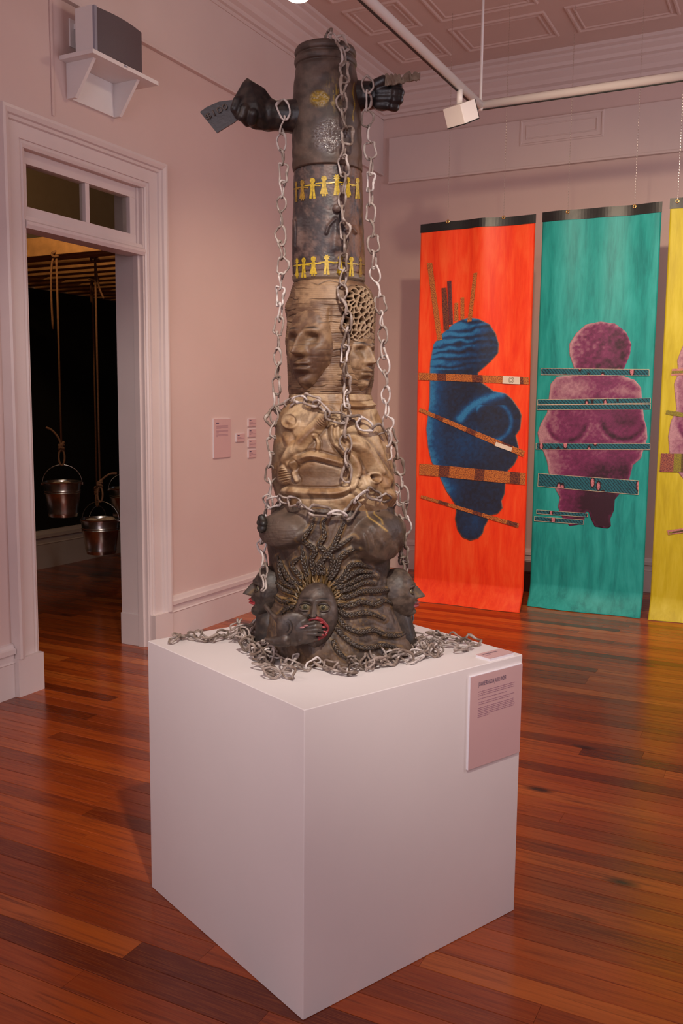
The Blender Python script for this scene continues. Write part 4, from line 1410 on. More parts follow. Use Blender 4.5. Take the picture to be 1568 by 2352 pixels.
def k1(e, h):
    n = fbm(e['s'] / 26, e['py'] / 26, seed=2)
    c = cmix(base_col((0.062, 0.040, 0.030), n.shape), (0.125, 0.083, 0.062), sstep(n, 0.35, 0.7))
    c = cmix(c, (0.13, 0.065, 0.035), 0.7 * sstep(e['py'], 320, 390) * n + 0.6 * sstep(e['px'], 800, 830))
    g = gauss(np.hypot((e['px'] - 733) / 21, (e['py'] - 227) / 19) ** 4, 1.0) * e['front']
    st = (gauss(np.hypot((e['px'] - 765) / 14, (e['py'] - 218) / 30), 1.0) * (fbm(e['px'] / 3, e['py'] / 14, seed=5) > 0.56)) * e['front']
    gl = np.zeros(n.shape) + 0.12
    gold = np.clip(g + st + 0.9 * (np.abs(e['px'] - 812 - 2 * np.sin(e['py'] / 9)) < 1.3) * (e['py'] > 190) * (e['py'] < 280), 0, 1) * e['front']
    c = cmix(c, (0.36, 0.23, 0.025), gold * (0.55 + 0.45 * (fbm(e['px'] / 3, e['py'] / 3, seed=6) > 0.45)))
    w = gauss(np.hypot((e['px'] - 757) / 40, (e['py'] - 312) / 40) ** 4, 1.0) * e['front']
    c = cmix(c, (0.20, 0.165, 0.155), 0.6 * w)
    return c, np.clip(gl + 0.6 * gold + 0.75 * w, 0, 1)


T1 = Tier('upper_cylinder', [(112, 686, 809), (115, 680, 814), (120, 677, 817), (126, 676, 818), (131, 678, 816), (134.5, 682, 812), (138, 679, 816), (143, 675.5, 819), (149, 675, 820), (154, 677, 818), (157, 681, 815), (166, 678, 818), (203, 674, 825), (274, 670, 829), (381, 671, 832), (394, 672, 832), (397, 676, 828)], 240, 260, 60, r1, k1)


# ---- second tier
def r2(e):
    h = 1.6 * (fbm(e['s'] / 24, e['py'] / 24, seed=11) - 0.5) + 0.8 * (fbm(e['s'] / 5, e['py'] / 3, seed=12) - 0.5)
    d, t = seg_dist(e['px'], e['py'], [(682, 507), (683, 535), (682, 565)])
    h = h + 6 * gauss(d, 8) * e['front'] - 3.5 * gauss(d, 1.6) * e['front']
    # small relief figure
    d, t = seg_dist(e['px'], e['py'], [(769, 503), (754, 520), (749, 536)])
    h = h + 5 * gauss(d, 3.4) * e['front']
    d, t = seg_dist(e['px'], e['py'], [(770, 505), (770, 530), (767, 570)])
    h = h + 5 * gauss(d, 6 + 3 * t) * e['front']
    d, t = seg_dist(e['px'], e['py'], [(795, 527), (808, 524), (815, 534)])
    h = h + 5 * gauss(d, 4) * e['front']
    h = h - 2.5 * gauss(e['y'] - 634, 1.6)
    return h


def k2(e, h):
    n = fbm(e['s'] / 22, e['py'] / 22, seed=14); m_ = fbm(e['s'] / 9, e['py'] / 30, seed=15)
    c = cmix(base_col((0.042, 0.030, 0.030), n.shape), (0.14, 0.085, 0.068), sstep(n, 0.40, 0.66))
    c = cmix(c, (0.21, 0.085, 0.032), 0.85 * sstep(e['px'], 785, 830) * sstep(m_, 0.25, 0.6))
    c = cmix(c, (0.20, 0.14, 0.095), sstep(e['y'], 632, 637))
    return c, np.full(n.shape, 0.25)


T2 = Tier('figure_cylinder', [(396, 678, 829), (399, 675, 831), (420, 674, 832), (500, 672, 834), (560, 670, 836), (600, 671, 838), (632, 672, 838), (636, 671, 839), (646, 672, 838), (652, 677, 833)], 200, 260, 60, r2, k2)

# ---- third tier: two faces
F_LEFT = (math.radians(-40), math.radians(52), 793.0, 87.0)
F_RIGHT = (math.radians(48), math.radians(38), 819.0, 70.0)
_rs = np.random.RandomState(5)
LAT = []
for _try in range(6000):
    q = (_rs.uniform(10, 125), _rs.uniform(645, 800))
    if ((q[0] - 70) / 50) ** 2 + ((q[1] - 722) / 74) ** 2 < 1.3 and all(math.hypot(q[0] - w[0], q[1] - w[1]) > 8.0 + 5.5 * w[2] for w in LAT):
        LAT.append((*q, _rs.rand() ** 2))
LAT = np.array(LAT)


def lattice(e):
    sx, sy = e['s'], e['py']
    wx = sx + 3 * (vnoise(sx / 9, sy / 9, seed=41) - 0.5); wy = sy + 3 * (vnoise(sx / 9, sy / 9, seed=42) - 0.5)
    d = np.sqrt((wx[..., None] - LAT[:, 0]) ** 2 + (wy[..., None] - LAT[:, 1]) ** 2)
    d.sort(axis=-1)
    mask = sstep(-(np.hypot((sx - 70) / 46, (sy - 722) / 68)), -1.0, -0.93) * e['front']
    return mask, d[..., 1] - d[..., 0], d[..., 0]


def r3(e):
    n = fbm(e['s'] / 40, e['py'] / 40, seed=21)
    h = 2.0 * (n - 0.5)
    out = np.zeros_like(h); facew = np.zeros_like(h)
    for (t0, dt, y0, sc), amp in ((F_LEFT, 0), (F_RIGHT, 0)):
        u = (e['th'] - t0) / dt; v = (y0 - e['py']) / sc
        w = sstep(0.95 - np.abs(u), 0.0, 0.35) * sstep(v, -1.15, -0.95) * sstep(-v, -1.7, -1.0)
        out = out + face_relief(u, v) * amp * w
        out = out + 0.13 * amp * sstep(v, 0.20, 0.32) * sstep(-v, -1.3, -0.5) * sstep(0.85 - np.abs(u), 0.0, 0.25)
        out = out - 0.11 * amp * gauss(np.abs(u) - 0.42, 0.24) * gauss(v - 0.14, 0.09) * w
        out = out + 0.16 * amp * gauss(u, 0.17) * gauss(v + 0.06, 0.15) * w
        facew = np.maximum(facew, sstep(0.9 - np.abs(u), 0.0, 0.3) * sstep(v, -0.95, -0.7) * sstep(-v, -0.5, -0.2))
        # raised oval of the face
        ov = np.hypot(u / 0.80, (v - 0.15) / 1.25)
        out = out + 3.0 * sstep(-ov, -1.05, -0.8)
    h = h + out
    # brow band and forehead ridges of the left face, cheek edge
    u = (e['th'] - F_LEFT[0]) / F_LEFT[1]
    h = h - 4 * gauss(u - 0.72, 0.05) * sstep(e['py'], 690, 720) * sstep(-e['py'], -860, -820)
    # weathered wood lines
    ln = e['py'] / 13.0 + 1.5 * fbm(e['s'] / 60, e['py'] / 60, seed=22) + 0.5 * vnoise(e['s'] / 25, e['py'] / 40, seed=23)
    fr = np.abs(ln - np.round(ln)) * 13.0
    mk = sstep(vnoise(e['s'] / 34, np.round(ln) * 3.7, seed=24), 0.40, 0.62)
    h = h - 1.7 * gauss(fr, 1.1) * mk * (1 - 0.75 * facew)
    ln2 = e['py'] / 5.2 + 1.1 * fbm(e['s'] / 45, e['py'] / 30, seed=25)
    fr2 = np.abs(ln2 - np.round(ln2)) * 5.2
    h = h - 0.30 * gauss(fr2, 1.0)
    # ear on the far left
    h = h + 9 * gauss(e['th'] + math.radians(80), 0.18) * gauss(e['py'] - 705, 22)
    mask, rim, d1 = lattice(e)
    rid = 1 - sstep(rim, 2.6, 4.4)
    h = h * (1 - 0.8 * mask) + mask * (3.5 * rid - 22 * (1 - rid) + 4 * np.sqrt(np.clip(1 - ((e['s'] - 70) / 50) ** 2, 0, 1)))
    return h


def k3(e, h):
    n = fbm(e['s'] / 30, e['py'] / 18, seed=26); m_ = fbm(e['s'] / 20, e['py'] / 20, seed=27)
    c = cmix(base_col((0.14, 0.070, 0.034), n.shape), (0.33, 0.200, 0.105), sstep(n, 0.35, 0.68))
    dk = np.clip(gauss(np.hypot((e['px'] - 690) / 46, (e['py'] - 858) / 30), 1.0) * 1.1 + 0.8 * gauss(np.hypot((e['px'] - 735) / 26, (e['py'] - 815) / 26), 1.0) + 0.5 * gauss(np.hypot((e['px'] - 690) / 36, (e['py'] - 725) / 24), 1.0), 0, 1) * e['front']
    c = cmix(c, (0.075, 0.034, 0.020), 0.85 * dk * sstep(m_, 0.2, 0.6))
    ln = e['py'] / 13.0 + 1.5 * fbm(e['s'] / 60, e['py'] / 60, seed=22) + 0.5 * vnoise(e['s'] / 25, e['py'] / 40, seed=23)
    fr = np.abs(ln - np.round(ln)) * 13.0
    mk = sstep(vnoise(e['s'] / 34, np.round(ln) * 3.7, seed=24), 0.40, 0.62)
    c = cmix(c, (0.05, 0.026, 0.016), 0.75 * gauss(fr, 1.2) * mk)
    mask, rim, d1 = lattice(e)
    rid = 1 - sstep(rim, 2.6, 4.4)
    c = cmix(c, (0.36, 0.24, 0.14), mask * rid)
    c = cmix(c, (0.07, 0.038, 0.02), mask * (1 - rid))
    return c, np.full(n.shape, 0.12)


T3 = Tier('faces_drum', [(651, 677, 832), (653, 672, 840), (668, 668, 852), (697, 664, 862), (720, 661, 863), (760, 657, 862), (785, 655, 860), (827, 659, 859), (873, 660, 858), (895, 661, 853), (906, 663, 851), (908, 667, 846)], 330, 460, 60, r3, k3)


# ---- fourth tier: limbs and drapery
def D4(pts): return [(580 + x * 0.24235, 880 + y * 0.24235) for x, y in pts]


STROKES4 = [  # crop points, width px, height px, groove
    ([(700, 300), (620, 400), (480, 540), (360, 690), (300, 800), (285, 900)], 11, 11),
    ([(700, 330), (640, 390)], 8, 5),
    ([(370, 780), (450, 715), (560, 685), (700, 715), (870, 765)], 7, 10),
    ([(390, 760), (380, 860), (405, 920)], 5, 7),
    ([(300, 1020), (450, 1035), (600, 1040), (780, 1040), (900, 1000), (980, 900), (1000, 800), (960, 700), (880, 650)], 7, 9),
    ([(880, 600), (960, 570), (1060, 630), (1150, 760), (1270, 920)], 13, 14),
    ([(770, 350), (745, 450), (770, 560), (880, 670)], 5, 7),
    ([(830, 360), (800, 450), (830, 560), (870, 610)], 5, 6),
    ([(1080, 960), (1180, 960), (1280, 1040), (1350, 1110)], 12, 9),
    ([(1240, 330), (1280, 500), (1330, 640)], 9, 7),
    ([(590, 500), (620, 570), (610, 640)], 4, 5),
    ([(320, 500), (350, 600), (300, 720)], 8, 6),
    ([(900, 210), (1020, 215), (1140, 200)], 5, 9),
    ([(1000, 940), (960, 1000), (1020, 1060)], 6, 7),
]


def r4(e):
    px, py = e['px'], e['py']
    h = 3.0 * (fbm(e['s'] / 40, py / 40, seed=51) - 0.5) + 0.7 * (fbm(e['s'] / 12, py / 4, seed=52) - 0.5)
    for pts, w, a in STROKES4:
        d, t = seg_dist(px, py, [tuple(q) for q in catmull(D4(pts), 3)] if len(pts) > 2 else D4(pts))
        h = h + a * gauss(d, w) * e['front'] * (0.8 + 0.4 * np.sin(math.pi * np.clip(t, 0, 1)))
        h = h - 0.35 * a * gauss(d - w * 1.7, w * 0.5) * e['front']
    # basin under the fold
    h = h - 9 * gauss(np.hypot((px - 728) / 62, (py - 1098) / 26), 1.0) * e['front']
    h = h - 5 * gauss(np.hypot((px - 735) / 30, (py - 1020) / 24), 1.0) * e['front']
    # nipple rings
    r_ = np.hypot(px - 669, py - 967)
    h = h + (5 * gauss(r_ - 17, 3.5) + 6 * gauss(r_, 7) + 4 * gauss(r_, 22)) * e['front']
    r_ = np.hypot((px - 858) / 1.0, py - 1098)
    h = h + (6 * gauss(r_ - 10, 3.5) - 8 * gauss(r_, 6)) * e['front']
    # finger ribs
    f = (np.hypot((px - 654) / 9, (py - 1092) / 17) < 1)
    h = h + f * 2.2 * np.sin((py + 0.3 * px) * 1.1)
    f = (np.hypot((px - 738) / 10, (py - 968) / 10) < 1)
    h = h + f * 2.0 * np.sin((py * 0.7 - 0.7 * px) * 1.3)
    h = h - 2.5 * gauss(e['y'] - 925, 2.0)
    return h


def k4(e, h):
    n = fbm(e['s'] / 34, e['py'] / 24, seed=55)
    c = cmix(base_col((0.31, 0.175, 0.080), n.shape), (0.56, 0.395, 0.230), sstep(n, 0.32, 0.66))
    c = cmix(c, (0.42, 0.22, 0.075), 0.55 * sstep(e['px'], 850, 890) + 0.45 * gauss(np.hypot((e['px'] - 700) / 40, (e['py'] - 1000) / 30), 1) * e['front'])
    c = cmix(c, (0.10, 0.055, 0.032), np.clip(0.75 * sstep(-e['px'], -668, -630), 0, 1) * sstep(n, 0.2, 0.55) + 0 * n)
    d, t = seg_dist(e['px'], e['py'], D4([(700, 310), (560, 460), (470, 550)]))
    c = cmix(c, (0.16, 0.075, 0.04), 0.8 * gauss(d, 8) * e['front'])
    c = cmix(c, (0.12, 0.06, 0.03), 0.8 * sstep(-h, 1.0, 5.0))  # hollows darkened by relief depth: crevice shade painted into the colour
    c = cmix(c, (0.13, 0.07, 0.035), 0.6 * sstep(fbm(e['s'] / 18, e['py'] / 30, seed=57), 0.55, 0.75))
    return c, np.full(n.shape, 0.2)


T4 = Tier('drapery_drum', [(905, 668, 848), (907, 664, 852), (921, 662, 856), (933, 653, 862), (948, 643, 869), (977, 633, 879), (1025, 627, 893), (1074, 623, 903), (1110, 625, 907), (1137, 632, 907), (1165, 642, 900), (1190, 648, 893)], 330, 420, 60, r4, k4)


# ---- base tier
def C55(p): return (540 + p[0] * 0.29337, 1120 + p[1] * 0.29337)


BRAIDS = [
    [(760, 760), (850, 690), (900, 610), (980, 600), (1060, 630)], [(780, 765), (880, 700), (960, 655), (1070, 665)], [(790, 790), (900, 745), (1000, 695), (1100, 695)],
    [(790, 830), (900, 790), (1000, 745), (1085, 745)], [(800, 870), (900, 850), (980, 812), (1100, 812), (1200, 800)], [(800, 910), (900, 930), (980, 892), (1090, 916), (1160, 886), (1240, 915)],
    [(810, 960), (880, 1000), (1000, 980), (1100, 1000), (1170, 1035)], [(800, 1010), (850, 1080), (960, 1132), (1080, 1116), (1170, 1152), (1280, 1160), (1340, 1130)],
    [(780, 1090), (850, 1170), (950, 1240), (1050, 1258), (1150, 1232), (1290, 1262)], [(760, 1200), (800, 1280), (870, 1340)],
    [(740, 720), (790, 640), (830, 540), (935, 475)], [(725, 690), (765, 590), (740, 500), (840, 440), (920, 385)], [(700, 680), (680, 560), (760, 470), (800, 390), (855, 260), (850, 225)],
    [(660, 680), (650, 600), (720, 520), (660, 450), (700, 380), (690, 280), (722, 228)], [(620, 680), (600, 560), (630, 490), (530, 410), (590, 320), (620, 235)],
    [(570, 690), (540, 600), (530, 530), (520, 475)], [(540, 720), (480, 660), (450, 595), (520, 540)], [(520, 750), (440, 735), (385, 650), (350, 560)],
    [(505, 780), (420, 765), (365, 700), (335, 540)], [(490, 820), (400, 810), (320, 740)], [(480, 870), (380, 890), (310, 850)], [(480, 920), (400, 950), (345, 1005)],
]
_BC = {}


def braid_field(px, py):
    k = px.shape
    if k not in _BC:
        best = np.full(k, 1e9)
        for bp in BRAIDS:
            d, _ = seg_dist(px, py, [tuple(q) for q in catmull([C55(q) for q in bp], 3)])
            best = np.minimum(best, d)
        _BC[k] = best
    return _BC[k]


def r5(e):
    px, py = e['px'], e['py']
    h = 4.0 * (fbm(e['s'] / 45, py / 45, seed=61) - 0.5) + 1.2 * (fbm(e['s'] / 10, py / 10, seed=62) - 0.5)
    dl = np.hypot((e['th'] + math.radians(50)) / math.radians(34), (e['y'] - 1207) / 46)
    h = h + 34 * np.sqrt(np.clip(1 - dl ** 2, 0, 1)) * sstep(1 - dl, 0, 0.35)
    dr = np.hypot((e['th'] - math.radians(50)) / math.radians(34), (e['y'] - 1213) / np.where(e['y'] > 1213, 72, 52))
    rt = np.sqrt(np.clip(1 - dr ** 2, 0, 1)) * sstep(1 - dr, 0, 0.25)
    h = h + 40 * rt
    # fingers / leaf streaks pressed on the right breast
    str_ = np.sin((px - 0.30 * py) * 0.36 + 7 * vnoise(px / 34, py / 44, seed=64)) * vnoise(px / 18, py / 18, seed=68) * 1.6
    h = h + 2.2 * str_ * rt
    h = h + 1.6 * (fbm(px / 26, py / 2.6, seed=65) - 0.5) * sstep(1 - dl, 0, 0.2)
    bd = braid_field(px, py)
    h = h + e['front'] * (3.0 * gauss(bd, 8.0) - 1.2 * gauss(bd - 11, 4))
    h = h + 1.3 * (fbm(e['s'] / 3.5, py / 9, seed=69) - 0.5)
    # neck and chest below the face
    h = h + 20 * gauss((px - 722) / 38, 1.0) * gauss(py - 1490, 60) * e['front']
    # flare of the foot on the right
    h = h + 5 * np.sin(e['th'] * 6 + 1) * sstep(e['y'], 1380, 1480)
    a = np.arctan2(1400 - py, px - 728); r_ = np.hypot(px - 728, py - 1400)
    h = h + 2.2 * np.sin(a * 34) * gauss((r_ - 72) / 22, 1.0) * (np.sin(a) > 0.1) * e['front']
    return h


def k5(e, h):
    px, py = e['px'], e['py']
    n = fbm(e['s'] / 24, py / 24, seed=66); m_ = fbm(e['s'] / 7, py / 7, seed=67)
    c = cmix(base_col((0.056, 0.036, 0.025), n.shape), (0.135, 0.086, 0.056), sstep(n, 0.38, 0.68))
    dl = np.hypot((e['th'] + math.radians(50)) / math.radians(34), (e['y'] - 1207) / 46)
    c = cmix(c, (0.115, 0.080, 0.060), 0.8 * sstep(1 - dl, 0.0, 0.3))
    a = np.arctan2(1400 - py, px - 728); r_ = np.hypot(px - 728, py - 1400)
    g = gauss((r_ - 70) / 20, 1.0) * (np.sin(a) > 0.25) * e['front'] * (0.35 + 0.65 * (np.sin(a * 34) > 0.1))
    c = cmix(c, (0.36, 0.20, 0.055), 0.9 * g)
    c = cmix(c, (0.33, 0.19, 0.06), 0.5 * sstep(m_, 0.62, 0.72) * gauss(np.hypot((px - 740) / 140, (py - 1400) / 110), 1) * e['front'])
    bd = braid_field(px, py)
    c = cmix(c, (0.26, 0.155, 0.055), 0.75 * gauss(bd - 6.5, 2.2) * sstep(m_, 0.40, 0.62) * e['front'])
    # gold wash in a few creases of the right breast and shoulder
    d, t = seg_dist(px, py, [(838, 1158), (846, 1195), (860, 1215)])
    c = cmix(c, (0.42, 0.26, 0.07), 0.9 * gauss(d, 1.8) * e['front'])
    d, t = seg_dist(px, py, [(866, 1150), (858, 1180), (856, 1200)])
    c = cmix(c, (0.42, 0.26, 0.07), 0.8 * gauss(d, 1.5) * e['front'])
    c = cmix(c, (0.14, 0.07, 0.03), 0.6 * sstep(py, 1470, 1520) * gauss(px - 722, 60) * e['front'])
    return c, np.full(n.shape, 0.12)


T5 = Tier('base_body', [(1148, 650, 890), (1152, 637, 896), (1170, 624, 903), (1200, 618, 905), (1240, 614, 902), (1285, 618, 896), (1320, 622, 895), (1360, 616, 903), (1400, 608, 914), (1440, 602, 928), (1465, 599, 940), (1482, 598, 950), (1486, 600, 952)], 330, 400, 60, r5, k5, z1=PH + 0.001)

# ---- gold paper-doll figures around the second tier
M_gold = plain('gold_leaf_paint', (0.46, 0.31, 0.02), 0.35, 0.0, vary=0.35, nscale=160)
M_goldd = plain('dark_gold_paint', (0.27, 0.15, 0.018), 0.38, 0.0, vary=0.4, nscale=160)


def doll(x, y, sc, kind, mat, wx=1.0):
    shapes = []
    hd = [(0.27 * math.cos(a), 0.70 + 0.27 * math.sin(a)) for a in np.linspace(0, 2 * math.pi, 15)[:-1]]
    if kind % 3 == 1:
        hd = [((0.22 + 0.14 * (k % 2)) * math.cos(a), 0.70 + (0.22 + 0.14 * (k % 2)) * math.sin(a)) for k, a in enumerate(np.linspace(0, 2 * math.pi, 17)[:-1])]
    shapes.append(hd)
    shapes.append([(-0.13, 0.48), (0.13, 0.48), (0.22, 0.30), (0.20, -0.10), (-0.20, -0.10), (-0.22, 0.30)])
    shapes.append([(-0.80, 0.16), (-0.2, 0.20), (-0.2, 0.34), (-0.80, 0.26)]); shapes.append([(0.80, 0.26), (0.2, 0.34), (0.2, 0.20), (0.80, 0.16)])
    if kind % 2:
        shapes.append([(-0.19, -0.05), (0.19, -0.05), (0.40, -0.80), (-0.40, -0.80)])
        shapes.append([(-0.2, -0.8), (-0.05, -0.8), (-0.05, -1.0), (-0.2, -1.0)]); shapes.append([(0.05, -0.8), (0.2, -0.8), (0.2, -1.0), (0.05, -1.0)])
    else:
        shapes.append([(-0.2, -0.05), (0.0, -0.05), (-0.05, -1.0), (-0.32, -1.0)]); shapes.append([(0.0, -0.05), (0.2, -0.05), (0.32, -1.0), (0.05, -1.0)])
    mb = MB()
    for sh_ in shapes:
        vs = []
        for (a, b2) in sh_:
            p_, n_ = T2.hit(x + a * sc * wx, y - b2 * sc, 0.0016)
            if p_ is None: break
            vs.append(p_)
        if len(vs) < len(sh_): continue
        nn = len(vs)
        mb.add(vs + [v - Vector(tuple(NV)) * 0.0022 for v in vs], [tuple(range(nn)), tuple(range(nn, 2 * nn))[::-1]] + [(i, nn + i, nn + (i + 1) % nn, (i + 1) % nn) for i in range(nn)])
    if mb.v:
        mb.build('gold_figure', mat, T2.ob)


for k, (x, y, w) in enumerate([(681, 440, .35), (695, 437, .7), (718, 432, .95), (744, 427, 1), (773, 425, 1), (798, 430, .8), (820, 432, .75)]):
    doll(x, y, 24, k, M_goldd if k < 2 else M_gold, w)
for k, (x, y, w) in enumerate([(683, 616, .45), (698, 614, .75), (720, 611, .95), (750, 608, 1), (781, 609, .95), (806, 612, .8), (827, 613, .5)]):
    doll(x, y, 23, k + 1, M_goldd if k == 6 else M_gold, w)
p_, n_ = T2.hit(772, 479, 0.004)
kb = MB().sphere(p_, 0.012, 16, 12).build('clay_knob', M_clay, T2.ob, smooth=True)
set_attrs(kb.data, np.array((0.13, 0.085, 0.07)), 0.3)

# ---- blobs fused to one skin
def fuse(name, mb, voxel, smooth_it, mat, col, gloss, parent, colfn=None):
    me = mesh_from('tmp', mb.v, mb.f)
    o_ = bpy.data.objects.new('tmp', me); COL.objects.link(o_)
    md = o_.modifiers.new('r', 'REMESH'); md.mode = 'VOXEL'; md.voxel_size = voxel; md.use_smooth_shade = True
    if smooth_it:
        s_ = o_.modifiers.new('s', 'SMOOTH'); s_.factor = 0.5; s_.iterations = smooth_it
    dg = bpy.context.evaluated_depsgraph_get()
    out = bpy.data.meshes.new_from_object(o_.evaluated_get(dg)); out.name = name
    COL.objects.unlink(o_); bpy.data.objects.remove(o_); bpy.data.meshes.remove(me)
    out.polygons.foreach_set('use_smooth', [True] * len(out.polygons))
    for v_ in out.vertices:
        if v_.co.z < PH + 0.001: v_.co.z = PH + 0.001
    cc = np.array(col, float)
    if colfn is not None:
        co = np.empty(len(out.vertices) * 3, np.float32); out.vertices.foreach_get('co', co)
        cc = colfn(co.reshape(-1, 3))
    set_attrs(out, cc, gloss)
    return obj(name, out, mat, parent)


M3 = Matrix((tuple(RV), tuple(UPV), tuple(NV))).transposed()     # local (right, up, towards) -> world


def B(mb, x, y, d, rx, ry, rz, rot=0.0):
    """ellipsoid at a pixel of the sculpture; d and radii in photo pixels"""
    Mr = M3 @ Matrix.Rotation(rot, 3, 'Z')
    return mb.sphere(S(x, y, d * KPX), (rx * KPX, ry * KPX, rz * KPX), 20, 14, Mr)


def Cp(mb, pts):
    """tapered capsule chain through (x, y, depth, radius), photo pixels"""
    P = [Vector(tuple(S(x, y, d * KPX))) for x, y, d, r in pts]
    R_ = [r * KPX for *_, r in pts]
    mb.tube(P, R_, 14)
    for p_, r in zip(P, R_): mb.sphere(p_, r, 14, 10)
    return mb


def dark_clay(c0, c1, seed):
    def f(co):
        n = fbm(co[:, 0] * 60, co[:, 1] * 60, co[:, 2] * 60, seed)
        return cmix(base_col(c0, n.shape), c1, sstep(n, 0.4, 0.7))
    return f


# left arm with a clenched fist holding a banknote
mb = MB()
Cp(mb, [(690, 268, 10, 38), (655, 267, 10, 33), (636, 266, 12, 31), (616, 264, 14, 34)])
hull = bmesh.new()
for (x, y, d) in ((567, 178, 30), (574, 184, 46), (608, 203, 36), (622, 232, 34), (634, 240, 22), (630, 298, 16), (606, 300, 30), (583, 298, 28), (545, 276, 34), (530, 250, 34), (538, 222, 36), (556, 190, 34), (560, 240, 66), (590, 236, 62), (600, 270, 58), (568, 276, 58),
                  (567, 182, 6), (610, 214, -14), (630, 240, -18), (628, 294, -14), (583, 290, -22), (545, 270, -10), (534, 246, -4)):
    hull.verts.new(tuple(S(x, y, d * KPX)))
bmesh.ops.convex_hull(hull, input=hull.verts[:])
hull.verts.index_update()
mb.add([tuple(v.co) for v in hull.verts], [tuple(v.index for v in f.verts) for f in hull.faces]); hull.free()
Cp(mb, [(546, 232, 52, 11), (540, 250, 54, 11), (548, 266, 48, 9)])
Cp(mb, [(562, 250, 62, 10), (556, 268, 60, 10), (568, 282, 44, 9)])
Cp(mb, [(582, 262, 62, 10), (578, 280, 54, 9)])
arm_l = fuse('raised_arm', mb, 0.0030, 4, M_head, None, 0.35, totem, dark_clay((0.018, 0.015, 0.015), (0.05, 0.036, 0.028), 71))
# banknote
nq = [(459, 257), (474, 246), (503, 233), (545, 228), (552, 270), (536, 282), (498, 305)]
d_ = 22
front_ = [Vector(tuple(S(x, y, (d_ + 0.10 * (x - 500)) * KPX))) for x, y in nq]
n2_ = len(front_)
nb_ = MB().add(front_ + [v - Vector(tuple(NV)) * 0.006 for v in front_], [tuple(range(n2_))[::-1], tuple(range(n2_, 2 * n2_))] + [(i, (i + 1) % n2_, n2_ + (i + 1) % n2_, n2_ + i) for i in range(n2_)])
note = nb_.build('clay_banknote', M_head, arm_l)
set_attrs(note.data, np.array((0.062, 0.052, 0.050)), 0.5)
me = text_mesh('$100', 1.0, 0.0, 0.004)
xs_ = [v.co.x for v in me.vertices]; w_ = max(xs_)
p0 = S(474, 277, (d_ - 2) * KPX); p1 = S(525, 249, (d_ + 3) * KPX)
ex_ = Vector(tuple(p1 - p0)); L_ = ex_.length; ex_.normalize(); ez_ = Vector(tuple(NV)); ez_ = (ez_ - ex_ * ez_.dot(ex_)).normalized(); ey_ = ez_.cross(ex_)
o0 = Vector(tuple(p0)) + ez_ * 0.0012
me.transform(Matrix(((ex_.x, ey_.x, ez_.x, o0.x), (ex_.y, ey_.y, ez_.y, o0.y), (ex_.z, ey_.z, ez_.z, o0.z), (0, 0, 0, 1))) @ Matrix.Diagonal((L_ / w_, 0.0165 / 0.73, 1, 1)))
bmx = bmesh.new(); bmx.from_mesh(me)
r_ = bmesh.ops.extrude_face_region(bmx, geom=bmx.faces[:])
bmesh.ops.translate(bmx, verts=[v for v in r_['geom'] if isinstance(v, bmesh.types.BMVert)], vec=ez_ * 0.0022)
bmx.to_mesh(me); bmx.free()
M_numeral = plain('raised_clay_numerals', (0.12, 0.095, 0.078), 0.5)
obj('raised_numerals', me, M_numeral, arm_l)

# right arm: closed fist with knuckles, torn paper in it
mb = MB()
Cp(mb, [(800, 222, 0, 38), (835, 220, 4, 30), (862, 218, 8, 28)])
B(mb, 878, 216, 10, 32, 35, 30)
for (x0_, y0_, x1_, y1_, r, dd) in ((876, 196, 912, 198, 11.5, 34), (876, 211, 917, 213, 11.5, 37), (876, 227, 915, 229, 11, 36), (874, 241, 907, 246, 10, 32)):
    Cp(mb, [(x0_ - 6, y0_, dd - 8, r), ((x0_ + x1_) / 2, (y0_ + y1_) / 2 - 1, dd, r), (x1_, y1_, dd - 8, r), (x1_ - 4, y1_ + 1, dd - 34, r)])
Cp(mb, [(862, 196, 30, 13), (880, 186, 36, 12), (900, 186, 34, 9)])
arm_r = fuse('clenched_fist_arm', mb, 0.0026, 3, M_head, None, 0.5, totem, dark_clay((0.012, 0.011, 0.012), (0.032, 0.025, 0.022), 72))
rp = random.Random(4)
topo = []; 
xs2 = np.linspace(884, 965, 18)
for i, x in enumerate(xs2):
    t = i / 17
    yt = 172 - 8 * t + rp.uniform(-4.5, 4.5) + (6 if i in (8, 13) else 0); ybm = 198 - 16 * t + rp.uniform(-2, 2)
    dd = 38 + 5 * math.sin(i * 0.9)
    topo.append((S(x, yt, (dd + 4) * KPX), S(x, (yt + ybm) / 2, (dd + 10 + rp.uniform(-3, 3)) * KPX), S(x + rp.uniform(-1, 1), ybm, (dd + 14) * KPX)))
vs = [v for row_ in topo for v in row_]; fs = []
for i in range(17):
    for j in range(2):
        a = i * 3 + j; fs.append((a, a + 1, a + 4, a + 3))
pp_ = mesh_from('torn_paper', vs, fs)
set_attrs(pp_, np.array((0.24, 0.18, 0.13)), 0.2)
to_ = obj('torn_clay_paper', pp_, M_head, arm_r)
so = to_.modifiers.new('t', 'SOLIDIFY'); so.thickness = 0.004

